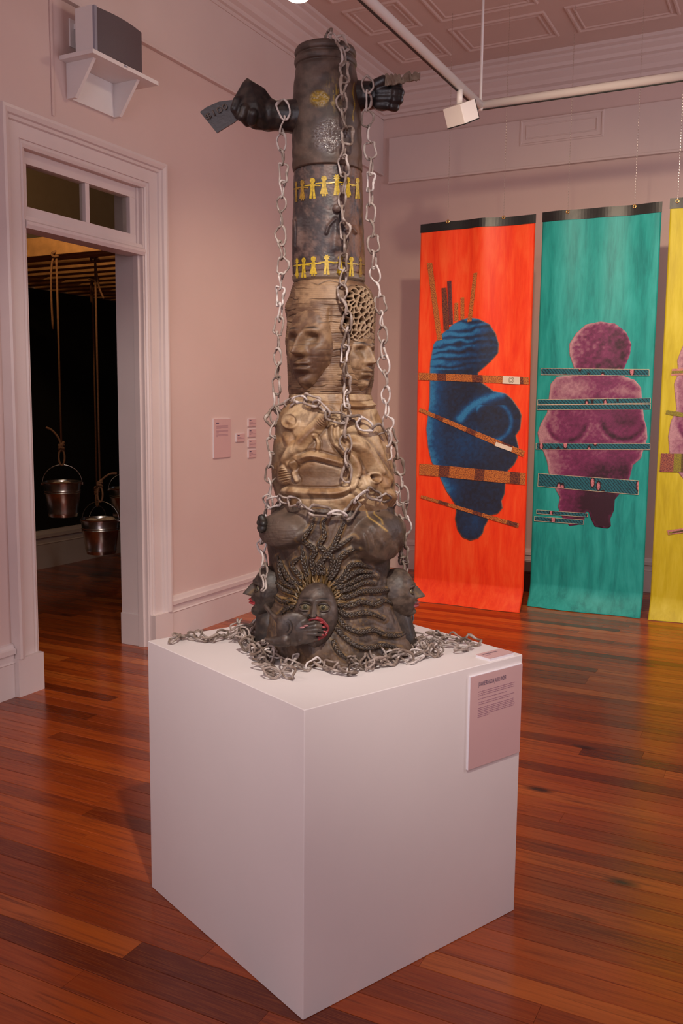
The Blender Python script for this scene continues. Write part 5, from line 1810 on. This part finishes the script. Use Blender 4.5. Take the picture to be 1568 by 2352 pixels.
# ---- heads
def head_mesh(n_u=140, n_v=130, vshift=0.0, nose=1.0):
    th = np.linspace(0, 2 * np.pi, n_u, endpoint=False); ph = np.linspace(0.02, np.pi - 0.02, n_v)
    T, Pp = np.meshgrid(th, ph)
    dx = np.sin(Pp) * np.sin(T); dy = np.sin(Pp) * np.cos(T); dz = np.cos(Pp)
    x = dx.copy(); z = dz * 1.35
    y = np.where(dy > 0, 0.95 * np.abs(dy) ** 0.75, -1.2 * np.abs(dy))
    jaw = np.clip(-z / 1.35, 0, 1)
    x = x * (1 - 0.30 * jaw ** 1.6)
    y = y * (1 - 0.0 * jaw) + 0.10 * jaw * (dy > 0)
    u = x / (1 - 0.0 * jaw); v = z / 1.22 - vshift
    mask = sstep(dy, 0.05, 0.45)
    y = y + face_relief(u * 1.02, v) * mask * 1.18 * nose
    x = x * (1 + 0.03 * (fbm(x * 5, y * 5, z * 5, 7) - 0.5)); y = y + 0.05 * (fbm(x * 5, y * 5, z * 5, 8) - 0.5)
    vs = np.stack([x, y, z], -1).reshape(-1, 3)
    idx = np.arange(n_u * n_v).reshape(n_v, n_u)
    a = idx[:-1]; b2 = idx[1:]
    f = np.stack([a, np.roll(a, -1, 1), np.roll(b2, -1, 1), b2], -1).reshape(-1, 4)
    fl_ = [tuple(q) for q in f.tolist()] + [tuple(int(i) for i in idx[0]), tuple(int(i) for i in idx[-1][::-1])]
    return vs, fl_, u.ravel(), v.ravel(), mask.ravel()


def head(name, center, fwd, up, scale, colr, lips, zs=1.0, es=1.0, vshift=0.0, eyes=True, parent=None, wood=False, nose=1.0):
    ez = 0.15 + 1.22 * vshift
    vs, fs, u, v, mk = head_mesh(vshift=vshift, nose=nose)
    fwd = Vector(fwd).normalized(); up = Vector(up); up = (up - fwd * up.dot(fwd)).normalized(); rt = fwd.cross(up)
    R_ = np.array([tuple(rt), tuple(fwd), tuple(up)])
    W_ = (vs * np.array([scale, scale, scale * zs])) @ R_ + np.array(center)
    me = mesh_from(name, W_, fs, True)
    n = fbm(vs[:, 0] * 4, vs[:, 1] * 4, vs[:, 2] * 4, 81)
    c = cmix(base_col(colr[0], n.shape), colr[1], sstep(n, 0.38, 0.7))
    if lips is not None:
        L = (np.abs(u) < 0.41) * (v < -0.345) * (v > -0.63) * (np.hypot(u / 0.42, (v + 0.485) / 0.14) < 1) * mk
        c = cmix(c, lips, np.clip(L, 0, 1) * 0.9)
    br_ = gauss(np.abs(u) - 0.40, 0.24) * gauss(v - 0.42 + 0.35 * (np.abs(u) - 0.4) ** 2, 0.026) * mk
    c = cmix(c, (0.012, 0.009, 0.009), 0.95 * np.clip(br_ * 1.3, 0, 1))
    cr = gauss(np.abs(u) - 0.20, 0.05) * gauss(v + 0.05, 0.16) * mk
    c = cmix(c, (0.30, 0.18, 0.07), 0.5 * cr)
    c = cmix(c, (0.16, 0.10, 0.05), 0.6 * gauss(np.abs(u) - 0.41, 0.26) * gauss(v - 0.11, 0.12) * mk)
    if wood:
        pw = proj(W_); PY = pw[:, 1]
        ln = PY / 13.0 + 1.5 * fbm(pw[:, 0] / 60, PY / 60, seed=22) + 0.5 * vnoise(pw[:, 0] / 25, PY / 40, seed=23)
        fr = np.abs(ln - np.round(ln)) * 13.0
        mk2 = sstep(vnoise(pw[:, 0] / 34, np.round(ln) * 3.7, seed=24), 0.40, 0.62)
        c = cmix(c, (0.05, 0.026, 0.016), 0.7 * gauss(fr, 1.1) * mk2)
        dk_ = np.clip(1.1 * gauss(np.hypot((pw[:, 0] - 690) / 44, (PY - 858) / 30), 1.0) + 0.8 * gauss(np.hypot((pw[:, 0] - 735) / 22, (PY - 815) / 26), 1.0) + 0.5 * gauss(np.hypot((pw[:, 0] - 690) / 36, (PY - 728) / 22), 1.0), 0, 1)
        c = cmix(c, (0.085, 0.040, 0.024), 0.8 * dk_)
        W_ = W_ - np.array(tuple(fwd)) * (0.0016 * gauss(fr, 1.1) * mk2)[:, None]
        me.vertices.foreach_set('co', W_.astype(np.float32).ravel()); me.update()
    set_attrs(me, c, 0.15 if wood else 0.2)
    ho = obj(name, me, M_clay if wood else M_head, parent or totem)
    if eyes:
        for s_ in (-1, 1):
            def W(px_, py_, pz_): return np.array((px_ * scale, py_ * scale, pz_ * scale * zs)) @ R_ + np.array(center)
            yb_ = 0.95 * (math.sqrt(max(0, 1 - 0.41 ** 2 - 0.1 ** 2))) ** 0.75 - 0.16
            eb_ = MB().sphere(W(0.41 * s_, yb_, ez), scale * 0.19 * es, 18, 12).build('eyeball', M_head, ho, smooth=True)
            set_attrs(eb_.data, np.array((0.20, 0.16, 0.09)), 0.5)
            for rr_, cc_, dd in ((0.095, (0.07, 0.065, 0.035), 0.125), (0.055, (0.003, 0.003, 0.003), 0.168)):
                ib = MB().sphere(W(0.41 * s_, yb_ + dd * es, ez), scale * rr_ * es, 12, 8).build('iris', M_head, eb_, smooth=True)
                set_attrs(ib.data, np.array(cc_), 0.7)
            for sg in (1, -1):
                arc = [W(0.41 * s_ + 0.245 * es * math.cos(a), yb_ + (0.09 + 0.075 * math.sin(a)) * es, ez + sg * 0.125 * es * math.sin(a)) for a in np.linspace(0, math.pi, 14)]
                lid = MB().tube(arc, [scale * (0.014 + 0.028 * math.sin(math.pi * i / 13)) for i in range(14)], 7).build('eyelid', M_head, ho, smooth=True)
                set_attrs(lid.data, np.array(colr[0]) * (0.5 if sg > 0 else 1.2), 0.3)
    return ho


DK = ((0.062, 0.042, 0.033), (0.118, 0.082, 0.062))
RED = (0.42, 0.035, 0.045)
def drum_face(name, th, y0, spx, zs, rdrum, proud, colr, nose):
    fw = np.sin(th) * RV + np.cos(th) * NV
    cen = S(761, y0)
    k_ = KPX
    dist = (rdrum - 8 - 0.65 * spx + proud) * k_
    c3 = cen + fw * dist
    c3[2] = S(761, y0, (rdrum + 6) * k_ * math.cos(th))[2]
    return head(name, c3, tuple(fw), (0, 0, 1), spx * k_, colr, None, zs, eyes=False, parent=T3.ob, wood=True, nose=nose)


WD = ((0.135, 0.066, 0.032), (0.30, 0.175, 0.088))
drum_face('carved_face', math.radians(-34), 795, 60, 1.22, 103, 4, WD, 1.15)
drum_face('carved_face', math.radians(47), 819, 46, 1.25, 99, 4, ((0.20, 0.11, 0.052), (0.38, 0.24, 0.13)), 1.0)
# left profile
hl = head('left_profile_head', S(622, 1358, 0.05), tuple(-RV * 0.97 + NV * 0.22 + UPV * 0.10), (0, 0, 1), 43 * KPX, ((0.038, 0.026, 0.020), (0.078, 0.054, 0.040)), RED)
hl['label'] = 'dark head in profile facing left with red lips'
hr = head('right_profile_head', S(912, 1364, 0.035), tuple(RV * 0.985 + NV * 0.15 + UPV * 0.10), (0, 0, 1), 43.5 * KPX, ((0.065, 0.044, 0.032), (0.14, 0.098, 0.070)), (0.36, 0.06, 0.07))
hr['label'] = 'dark head in profile facing right with red lips'
# necks of the side heads
mb = MB(); Cp(mb, [(640, 1390, 30, 34), (622, 1430, 40, 36), (618, 1475, 40, 34)]); Cp(mb, [(615, 1392, 36, 22), (588, 1402, 40, 12)])
fuse('left_neck', mb, 0.004, 4, M_head, None, 0.25, totem, dark_clay((0.024, 0.019, 0.017), (0.06, 0.042, 0.03), 73))
mb = MB(); Cp(mb, [(890, 1390, 20, 40), (905, 1430, 20, 42), (912, 1470, 20, 46)])
fuse('right_neck', mb, 0.004, 4, M_head, None, 0.25, totem, dark_clay((0.026, 0.020, 0.017), (0.065, 0.046, 0.034), 74))
# central face
FC = S(727, 1412, 0.195)
hc = head('central_face', FC, tuple(NV * 0.985 - RV * 0.12 + UPV * 0.16), (0, 0, 1), 46 * KPX, DK, None, 1.12, 1.25, 0.17)
hc['label'] = 'frontal dark face with staring eyes and braids'
# nostrils
for x in (711, 725):
    nb2 = MB().sphere(S(x, 1413.5, 0.195 + 0.070), 0.0042, 10, 8).build('nostril', M_black, hc, smooth=True)
# open mouth with red lips
ME = 0.195 + 0.0625
mo = MB()
B(mo, 731, 1446, (ME - 0.004) / KPX, 17, 19, 5, -0.3)
mo.build('mouth_hollow', M_black, hc, smooth=True)
M_lip = plain('red_lip_paint', (0.25, 0.028, 0.032), 0.34, vary=0.55, nscale=120, bstr=0.3, bscale=200)


def lip(pts, dep):
    P = catmull([tuple(S(x, y, d)) for (x, y), d in zip(pts, dep)], 6)
    n = len(P)
    R_ = [KPX * (1.2 + 3.2 * math.sin(math.pi * (0.06 + 0.88 * i / (n - 1))) ** 0.8) for i in range(n)]
    o_ = MB().tube([tuple(q) for q in P], R_, 10).build('lip', M_lip, hc, smooth=True)


lip([(707, 1427), (716, 1422), (727, 1421), (738, 1425), (747, 1434), (753, 1443), (750, 1453)], [ME + .006, ME + .008, ME + .008, ME + .006, ME, ME - .006, ME - .008])
lip([(752, 1447), (747, 1457), (736, 1464), (721, 1470), (706, 1474)], [ME - .007, ME - .003, ME + .004, ME + .008, ME + .012])
# hand pressed over the mouth
HD = (ME + 0.018) / KPX
mb = MB()
B(mb, 674, 1445, HD - 9, 38, 37, 10, 0.1)
B(mb, 700, 1452, HD - 4, 26, 26, 8, 0.25)
Cp(mb, [(611, 1469, HD - 16, 4), (630, 1473, HD - 14, 10), (656, 1470, HD - 10, 15)])
Cp(mb, [(646, 1426, HD - 16, 12), (634, 1420, HD - 26, 6), (622, 1408, HD - 36, 5), (610, 1392, HD - 50, 5)])
hand_ends = [((702, 1433), (722, 1429), (738, 1431)), ((704, 1440), (726, 1438), (744, 1441)), ((705, 1448), (728, 1447), (746, 1451)), ((706, 1456), (726, 1457), (742, 1459))]
for (a, b2, c2) in hand_ends:
    Cp(mb, [(a[0] - 6, a[1] + 1, HD - 2, 5), (a[0] + 4, a[1], HD + 2, 4.2), (b2[0], b2[1], HD + 3, 3.6), (c2[0], c2[1], HD - 5, 3.0)])
Cp(mb, [(690, 1470, HD - 6, 9), (712, 1472, HD - 5, 5), (728, 1468, HD - 5, 3.5)])
hand = fuse('covering_hand', mb, 0.0019, 3, M_head, None, 0.35, totem, dark_clay((0.050, 0.034, 0.026), (0.098, 0.066, 0.048), 75))
for (a, b2, c2) in hand_ends:
    nl = MB(); B(nl, c2[0] - 1, c2[1] - 0.5, HD - 2.0, 4.6, 2.0, 2.2, -0.15)
    nl.build('fingernail', M_lip, hand, smooth=True)
M_pinknail = plain('pink_nail_paint', (0.30, 0.12, 0.12), 0.35)
for x, y in ((694, 1441.5), (702, 1437.5)):
    nl = MB(); B(nl, x, y, HD + 6.5, 6, 2.0, 1.6, 0.1)
    nl.build('fingernail', M_pinknail, hand, smooth=True)
for rr_ in (10, 17):
    arc = [S(654 + rr_ * math.cos(a), 1440 + rr_ * math.sin(a) * 1.1, (HD + 4.5 - 0.012 * rr_ ** 2 * 0 - abs(a) * 1.2) * KPX) for a in np.linspace(-1.2, 1.2, 12)]
    kn = MB().tube(arc, 0.0013, 6).build('knuckle_crease', M_head, hand, smooth=True); set_attrs(kn.data, np.array((0.03, 0.022, 0.018)), 0.3)
# left nipple knob
mb = MB()
for k in range(9):
    a = k * 2.4
    B(mb, 601 + 4 * math.cos(a), 1203 + 14 * math.sin(a), 96 + 8 * math.cos(a * 1.7), 8, 8, 9)
fuse('nipple', mb, 0.0022, 1, M_head, None, 0.2, totem, dark_clay((0.016, 0.013, 0.012), (0.04, 0.03, 0.022), 76))

# ---- braids


M_braid = attr_mat('dark_clay_braids', 0.5, 200, 0.35, 0.2)


def braid(pts, w=0.0115):
    pp_ = [np.array(q) for q in catmull([C55(q) for q in pts], 14)]
    P3 = []; N3 = []
    for q in pp_:
        p_, n_ = T5.hit(q[0], q[1], 0.001)
        if p_ is None: continue
        P3.append(np.array(p_)); N3.append(np.array(n_))
    if len(P3) < 6: return
    P3 = np.array(P3); N3 = np.array(N3)
    for _ in range(3):
        P3[1:-1] = (P3[:-2] + 2 * P3[1:-1] + P3[2:]) / 4; N3[1:-1] = (N3[:-2] + 2 * N3[1:-1] + N3[2:]) / 4
    sl = np.concatenate([[0], np.cumsum(np.linalg.norm(np.diff(P3, axis=0), axis=1))])
    L = sl[-1]; per = w * 2.5; n = max(12, int(L / per * 9))
    ss = np.linspace(0, L, n)
    P = np.stack([np.interp(ss, sl, P3[:, i]) for i in range(3)], -1); Nn = np.stack([np.interp(ss, sl, N3[:, i]) for i in range(3)], -1)
    Nn /= np.linalg.norm(Nn, axis=1)[:, None]
    T = np.gradient(P, axis=0); T /= np.linalg.norm(T, axis=1)[:, None]
    Bn = np.cross(T, Nn)
    tap = np.clip(np.minimum(1.0, (L - ss) / (L * 0.35) * 0.6 + 0.4), 0.3, 1)
    mb = MB(); cs_ = []
    for k in range(3):
        a = 2 * np.pi * ss / per + 2 * np.pi * k / 3
        Q = P + Bn * (w * 0.42 * tap * np.sin(a))[:, None] + Nn * ((w * 0.20 * np.sin(2 * a) + w * 0.12) * tap)[:, None]
        mb.tube([tuple(q) for q in Q], list(w * 0.30 * tap), 6)
    o_ = mb.build('braid', M_braid, T5.ob, smooth=True)
    co = np.array(mb.v); nn = fbm(co[:, 0] * 160, co[:, 1] * 160, co[:, 2] * 160, 91)
    c = cmix(base_col((0.046, 0.032, 0.023), nn.shape), (0.30, 0.175, 0.06), 0.45 * sstep(nn, 0.55, 0.75))
    set_attrs(o_.data, c, 0.3)


for bp in BRAIDS: braid(bp)
# short gold-washed tufts along the hairline
rt_ = random.Random(9)
for k in range(44):
    a = math.radians(12 + 156 * k / 43)
    x0_, y0_ = 728 + 47 * math.cos(a), 1400 - 60 * math.sin(a); x1_, y1_ = 728 + (58 + rt_.uniform(0, 26)) * math.cos(a + rt_.uniform(-.08, .08)), 1400 - (72 + rt_.uniform(2, 32)) * math.sin(a)
    P = []
    for t in np.linspace(0, 1, 6):
        p_, n_ = T5.hit(x0_ + (x1_ - x0_) * t, y0_ + (y1_ - y0_) * t, 0.001 + 0.008 * (1 - t))
        if p_ is not None: P.append(tuple(p_))
    if len(P) == 6:
        o_ = MB().tube(P, [0.0034, 0.0036, 0.0032, 0.0026, 0.002, 0.0009], 6).build('hair_tuft', M_braid, T5.ob, smooth=True)
        g = rt_.random(); set_attrs(o_.data, np.array((0.24, 0.145, 0.055)) * (0.25 + 0.75 * g), 0.3)
# ================================================================== ceramic chains
PR = np.array(sorted(PROFILE))


def link_meshes(mat, n, seed, rw=0.00305):
    out = []
    for k in range(n):
        rg = np.random.RandomState(seed + k)
        m_ = 26; a = np.linspace(0, 2 * np.pi, m_, endpoint=False)
        L2 = 0.0278 * rg.uniform(0.90, 1.12); W2 = 0.0155 * rg.uniform(0.80, 1.25)
        ca, sa = np.cos(a), np.sin(a)
        x = L2 * np.sign(ca) * np.abs(ca) ** 0.8; y = W2 * np.sign(sa) * np.abs(sa) ** 0.75
        ph = rg.uniform(0, 6.28, 6)
        x += 0.0020 * np.sin(2 * a + ph[0]) + 0.0012 * np.sin(5 * a + ph[1]); y += 0.0026 * np.sin(3 * a + ph[2]) + 0.0011 * np.sin(4 * a + ph[1]); z = 0.0036 * np.sin(2 * a + ph[3]) + 0.0018 * np.sin(3 * a + ph[4])
        r = rw * (1 + 0.13 * np.sin(4 * a + ph[5]) + 0.10 * np.sin(7 * a + ph[0]))
        r = r + 0.0018 * np.exp(-((a - rg.uniform(1, 5)) / 0.35) ** 2)
        mb = MB().tube(np.stack([x, y, z], -1), list(r), 7, closed=True)
        me = mb.mesh('chain_link', smooth=True); me.materials.append(mat)
        out.append(me)
    return out


LK_PALE = link_meshes(M_linkpale, 10, 100); LK_BROWN = link_meshes(M_linkbrown, 10, 200, 0.0038)


def smooth_path(P, it=2):
    P = np.array(P)
    for _ in range(it):
        P[1:-1] = (P[:-2] + 2 * P[1:-1] + P[2:]) / 4
    return P


def chain(name, label, P, lib, face, pitch=0.0475, scale=1.0, seed=0, flat=False, roll=(25, 80), mixlib=None, floor_z=None):
    rg = random.Random(seed)
    P = np.array(P); sl = np.concatenate([[0], np.cumsum(np.linalg.norm(np.diff(P, axis=0), axis=1))])
    L = sl[-1]; n = max(2, int(round(L / (pitch * scale))))
    root = thing(name, label, 'chain', tuple(P[np.argmin(P[:, 2])]), 'rolled clay chains on the sculpture')
    st = L / n
    at = lambda s_: np.array([np.interp(s_, sl, P[:, i]) for i in range(3)])
    for k in range(n):
        s_ = (k + 0.5) * st
        c = at(s_); t = Vector(tuple(at(min(L, s_ + st * 0.5)) - at(max(0, s_ - st * 0.5)))).normalized()
        f = Vector(face(c)) if callable(face) else Vector(face)
        if flat:
            nrm = f + Vector((rg.uniform(-.45, .45), rg.uniform(-.45, .45), 0)) if k % 2 == 0 else f * 0.55 + Vector((rg.uniform(-1, 1), rg.uniform(-1, 1), 0))
        else:
            nrm = f
        nrm = (nrm - t * nrm.dot(t)).normalized()
        if not flat:
            ang = math.radians((roll[0] if k % 2 == 0 else -roll[1]) + rg.uniform(-18, 18))
            nrm.rotate(Matrix.Rotation(ang, 3, t))
        yv = nrm.cross(t)
        sc = scale * rg.uniform(0.93, 1.08)
        if flat: c = c + np.array([rg.uniform(-.004, .004), rg.uniform(-.004, .004), 0])
        M = Matrix(((t.x * sc, yv.x * sc, nrm.x * sc, c[0]), (t.y * sc, yv.y * sc, nrm.y * sc, c[1]), (t.z * sc, yv.z * sc, nrm.z * sc, c[2]), (0, 0, 0, 1)))
        lb_ = lib if (mixlib is None or rg.random() < 0.6) else mixlib
        me = lb_[rg.randrange(len(lb_))]
        if floor_z is not None:
            zmin = min((M @ v.co).z for v in me.vertices)
            M[2][3] += max(0.0, floor_z + 0.0004 - zmin) if zmin < floor_z else (0 if rg.random() < 0.5 else -(zmin - floor_z) * 0.6)
        obj('chain_link', me, None, root, M)
    return root


def front_depth(x, y, extra):
    cx = np.interp(y, PR[:, 0], PR[:, 1]); r = np.interp(y, PR[:, 0], PR[:, 2])
    q = max(0.0, r * r - (x - cx) ** 2)
    return math.sqrt(q) * KPX * 0.97 + extra


def hang(pts, extra=0.022, it=6, maxd=None):
    out = []
    for q in catmull([p[:2] for p in pts], 8):
        d = front_depth(q[0], q[1], extra)
        out.append((q[0], q[1], d))
    ex = [p[2] if len(p) > 2 else None for p in pts]
    D = np.array([o_[2] for o_ in out])
    if any(e is not None for e in ex):
        ki = np.arange(len(pts)) * 8
        for i, e in enumerate(ex):
            pass
        val = np.array([front_depth(p[0], p[1], extra) if e is None else e for p, e in zip(pts, ex)])
        use = np.interp(np.arange(len(out)), ki, [0.0 if e is None else 1.0 for e in ex])
        D = np.where(use > 0, np.interp(np.arange(len(out)), ki, val), D)
    for _ in range(it):
        D[1:-1] = np.maximum(D[1:-1] * 0.6, (D[:-2] + 2 * D[1:-1] + D[2:]) / 4)
    return np.array([S(o_[0], o_[1], d) for o_, d in zip(out, D)])


fv = lambda c: tuple(NV)
P = hang([(646, 236, 0.055), (652, 262, 0.065), (646, 330, 0.02), (650, 400, 0.02), (647, 450, 0.02), (644, 510, 0.02), (645, 560, 0.02), (649, 610, 0.02), (643, 660, 0.02), (642, 720, 0.025), (637, 790, 0.03), (638, 850, 0.03), (634, 905, 0.03), (630, 960, 0.035), (627, 1010, 0.05), (623, 1060, 0.05), (620, 1100, 0.05), (617, 1150, 0.04), (608, 1180, -0.02), (604, 1215, -0.03), (601, 1250, 0.05), (606, 1290, 0.075), (606, 1330, 0.12), (604, 1356, 0.14)])
chain('clay_chain', 'long pale clay chain hanging from the left arm with the banknote', P, LK_PALE, fv, seed=1, scale=0.9)
P = hang([(750, 84, 0.04), (764, 84, 0.085), (780, 92, 0.118), (790, 112), (786, 135), (792, 165), (788, 195), (786, 230), (790, 270), (797, 312), (788, 345), (790, 385), (790, 425), (786, 470), (790, 515), (792, 560), (788, 600), (790, 640), (786, 680), (796, 720), (796, 770), (790, 820), (796, 860), (796, 900), (795, 940), (793, 985), (795, 1020), (797, 1060), (796, 1106)])
chain('clay_chain', 'grey clay chain hanging from the top rim down the front', P, LK_BROWN, fv, seed=2, scale=0.9, mixlib=LK_PALE)
P = hang([(842, 178, 0.055), (845, 215, 0.06), (843, 260, 0.04), (846, 300, 0.03), (850, 340, 0.03), (851, 400, 0.03), (849, 450, 0.03), (852, 500, 0.03), (858, 550, 0.03), (858, 600, 0.03), (864, 640, 0.035), (873, 690, 0.035), (877, 740, 0.035), (880, 790, 0.04), (882, 830, 0.04), (886, 880, 0.045), (885, 920, 0.05), (888, 960, 0.06), (893, 1000, 0.06), (888, 1058, 0.07)])
chain('clay_chain', 'long white clay chain hanging from the right arm with the fist', P, LK_PALE, fv, seed=3, scale=0.9)
P = hang([(893, 985, 0.0), (905, 1020, -0.02), (914, 1060, -0.03), (918, 1095, -0.03), (926, 1130, -0.04), (931, 1170, -0.05), (934, 1210, -0.05), (931, 1250, -0.06), (929, 1290, -0.06), (930, 1340, -0.07), (935, 1400, -0.08), (938, 1440, -0.08)])
chain('clay_chain', 'brown clay chain hanging behind the right profile head', P, LK_BROWN, fv, seed=4, mixlib=LK_PALE, scale=0.92)
P = hang([(906, 1120, -0.03), (915, 1160, -0.02), (921, 1200, -0.02), (922, 1240, -0.02), (924, 1290, -0.03)])
chain('clay_chain', 'short twisted clay chain beside the right breast', P, LK_BROWN, fv, seed=14, mixlib=LK_PALE, scale=0.85)
upf = lambda c: tuple(NV * 0.8 + UPV * 0.5)
P = hang([(618, 972, 0.05), (640, 940), (668, 926), (700, 916), (730, 930), (758, 952), (785, 962), (815, 962), (842, 978), (872, 992)], extra=0.024)
chain('clay_chain', 'pale clay chain draped like a necklace under the two faces', P, LK_PALE, upf, seed=5, mixlib=LK_BROWN)
P = hang([(616, 1160, 0.06), (645, 1146), (672, 1152), (702, 1166), (735, 1174), (770, 1180), (800, 1178), (820, 1148), (842, 1130), (868, 1140), (890, 1146)], extra=0.03)
chain('clay_chain', 'pale clay chain draped above the two breasts', P, LK_PALE, upf, seed=6, mixlib=LK_BROWN)


def lay(pts, lift=0.0, amp=0.0):
    out = []
    q = catmull(pts, 6)
    for i, p in enumerate(q):
        o_ = onz(p[0], p[1] + amp * math.sin(i * 1.3), PH + 0.008)
        out.append((o_[0], o_[1], PH + 0.008 + lift * (0.5 + 0.5 * math.sin(i * 0.7))))
    return np.array(out)


upz = (0, 0, 1)
chain('clay_chain', 'clay chain trailing out to the left corner of the plinth top', lay([(396, 1473), (425, 1464), (460, 1467), (490, 1470), (520, 1462), (550, 1468), (580, 1474)], 0.012), LK_BROWN, upz, flat=True, seed=21, scale=0.82, pitch=0.033, floor_z=PH)
chain('clay_chain', 'heaped clay chain beside the left profile head', lay([(535, 1446), (562, 1448), (590, 1442), (560, 1462), (585, 1470), (555, 1474), (600, 1482), (572, 1490), (612, 1500), (585, 1506), (618, 1518)], 0.03), LK_BROWN, upz, flat=True, seed=22, mixlib=LK_PALE, scale=0.82, pitch=0.030, floor_z=PH)
chain('clay_chain', 'second clay chain woven through the heap on the left', lay([(540, 1470), (575, 1480), (560, 1492), (600, 1494), (590, 1512), (622, 1512), (600, 1526)], 0.03), LK_PALE, upz, flat=True, seed=28, mixlib=LK_BROWN, scale=0.82, pitch=0.030, floor_z=PH)
chain('clay_chain', 'short loose end of clay chain nearest the front corner', lay([(592, 1530), (618, 1538), (622, 1552), (648, 1548), (672, 1556)], 0.006), LK_BROWN, upz, flat=True, seed=23, mixlib=LK_PALE, scale=0.88, pitch=0.036, floor_z=PH)
chain('clay_chain', 'clay chain lying along the front below the central face', lay([(612, 1512), (645, 1514), (675, 1520), (660, 1532), (700, 1534), (735, 1530), (765, 1540), (800, 1546), (815, 1538)], 0.012), LK_BROWN, upz, flat=True, seed=24, mixlib=LK_PALE, scale=0.85, pitch=0.036, floor_z=PH)
chain('clay_chain', 'clay chain heaped in front of the braids on the right', lay([(795, 1520), (825, 1532), (855, 1518), (850, 1536), (890, 1524), (920, 1514), (885, 1512), (945, 1506), (985, 1506), (1005, 1500)], 0.022), LK_BROWN, upz, flat=True, seed=25, mixlib=LK_PALE, scale=0.85, pitch=0.033, floor_z=PH)
chain('clay_chain', 'second clay chain tangled on the right of the foot', lay([(905, 1518), (940, 1518), (970, 1500), (955, 1490), (985, 1484), (1000, 1494), (960, 1510)], 0.022), LK_BROWN, upz, flat=True, seed=29, mixlib=LK_PALE, scale=0.84, pitch=0.033, floor_z=PH)
chain('clay_chain', 'white clay chain lying behind toward the right corner', lay([(948, 1462), (975, 1466), (1000, 1474), (1030, 1482), (1060, 1486), (1078, 1488), (1048, 1494)], 0.008), LK_PALE, upz, flat=True, seed=26, scale=0.84, pitch=0.036, floor_z=PH)
chain('clay_chain', 'brown clay chain end lying furthest to the right', lay([(990, 1458), (1012, 1464), (1035, 1468), (1060, 1474), (1092, 1478)], 0.008), LK_BROWN, upz, flat=True, seed=27, scale=0.84, pitch=0.036, floor_z=PH)
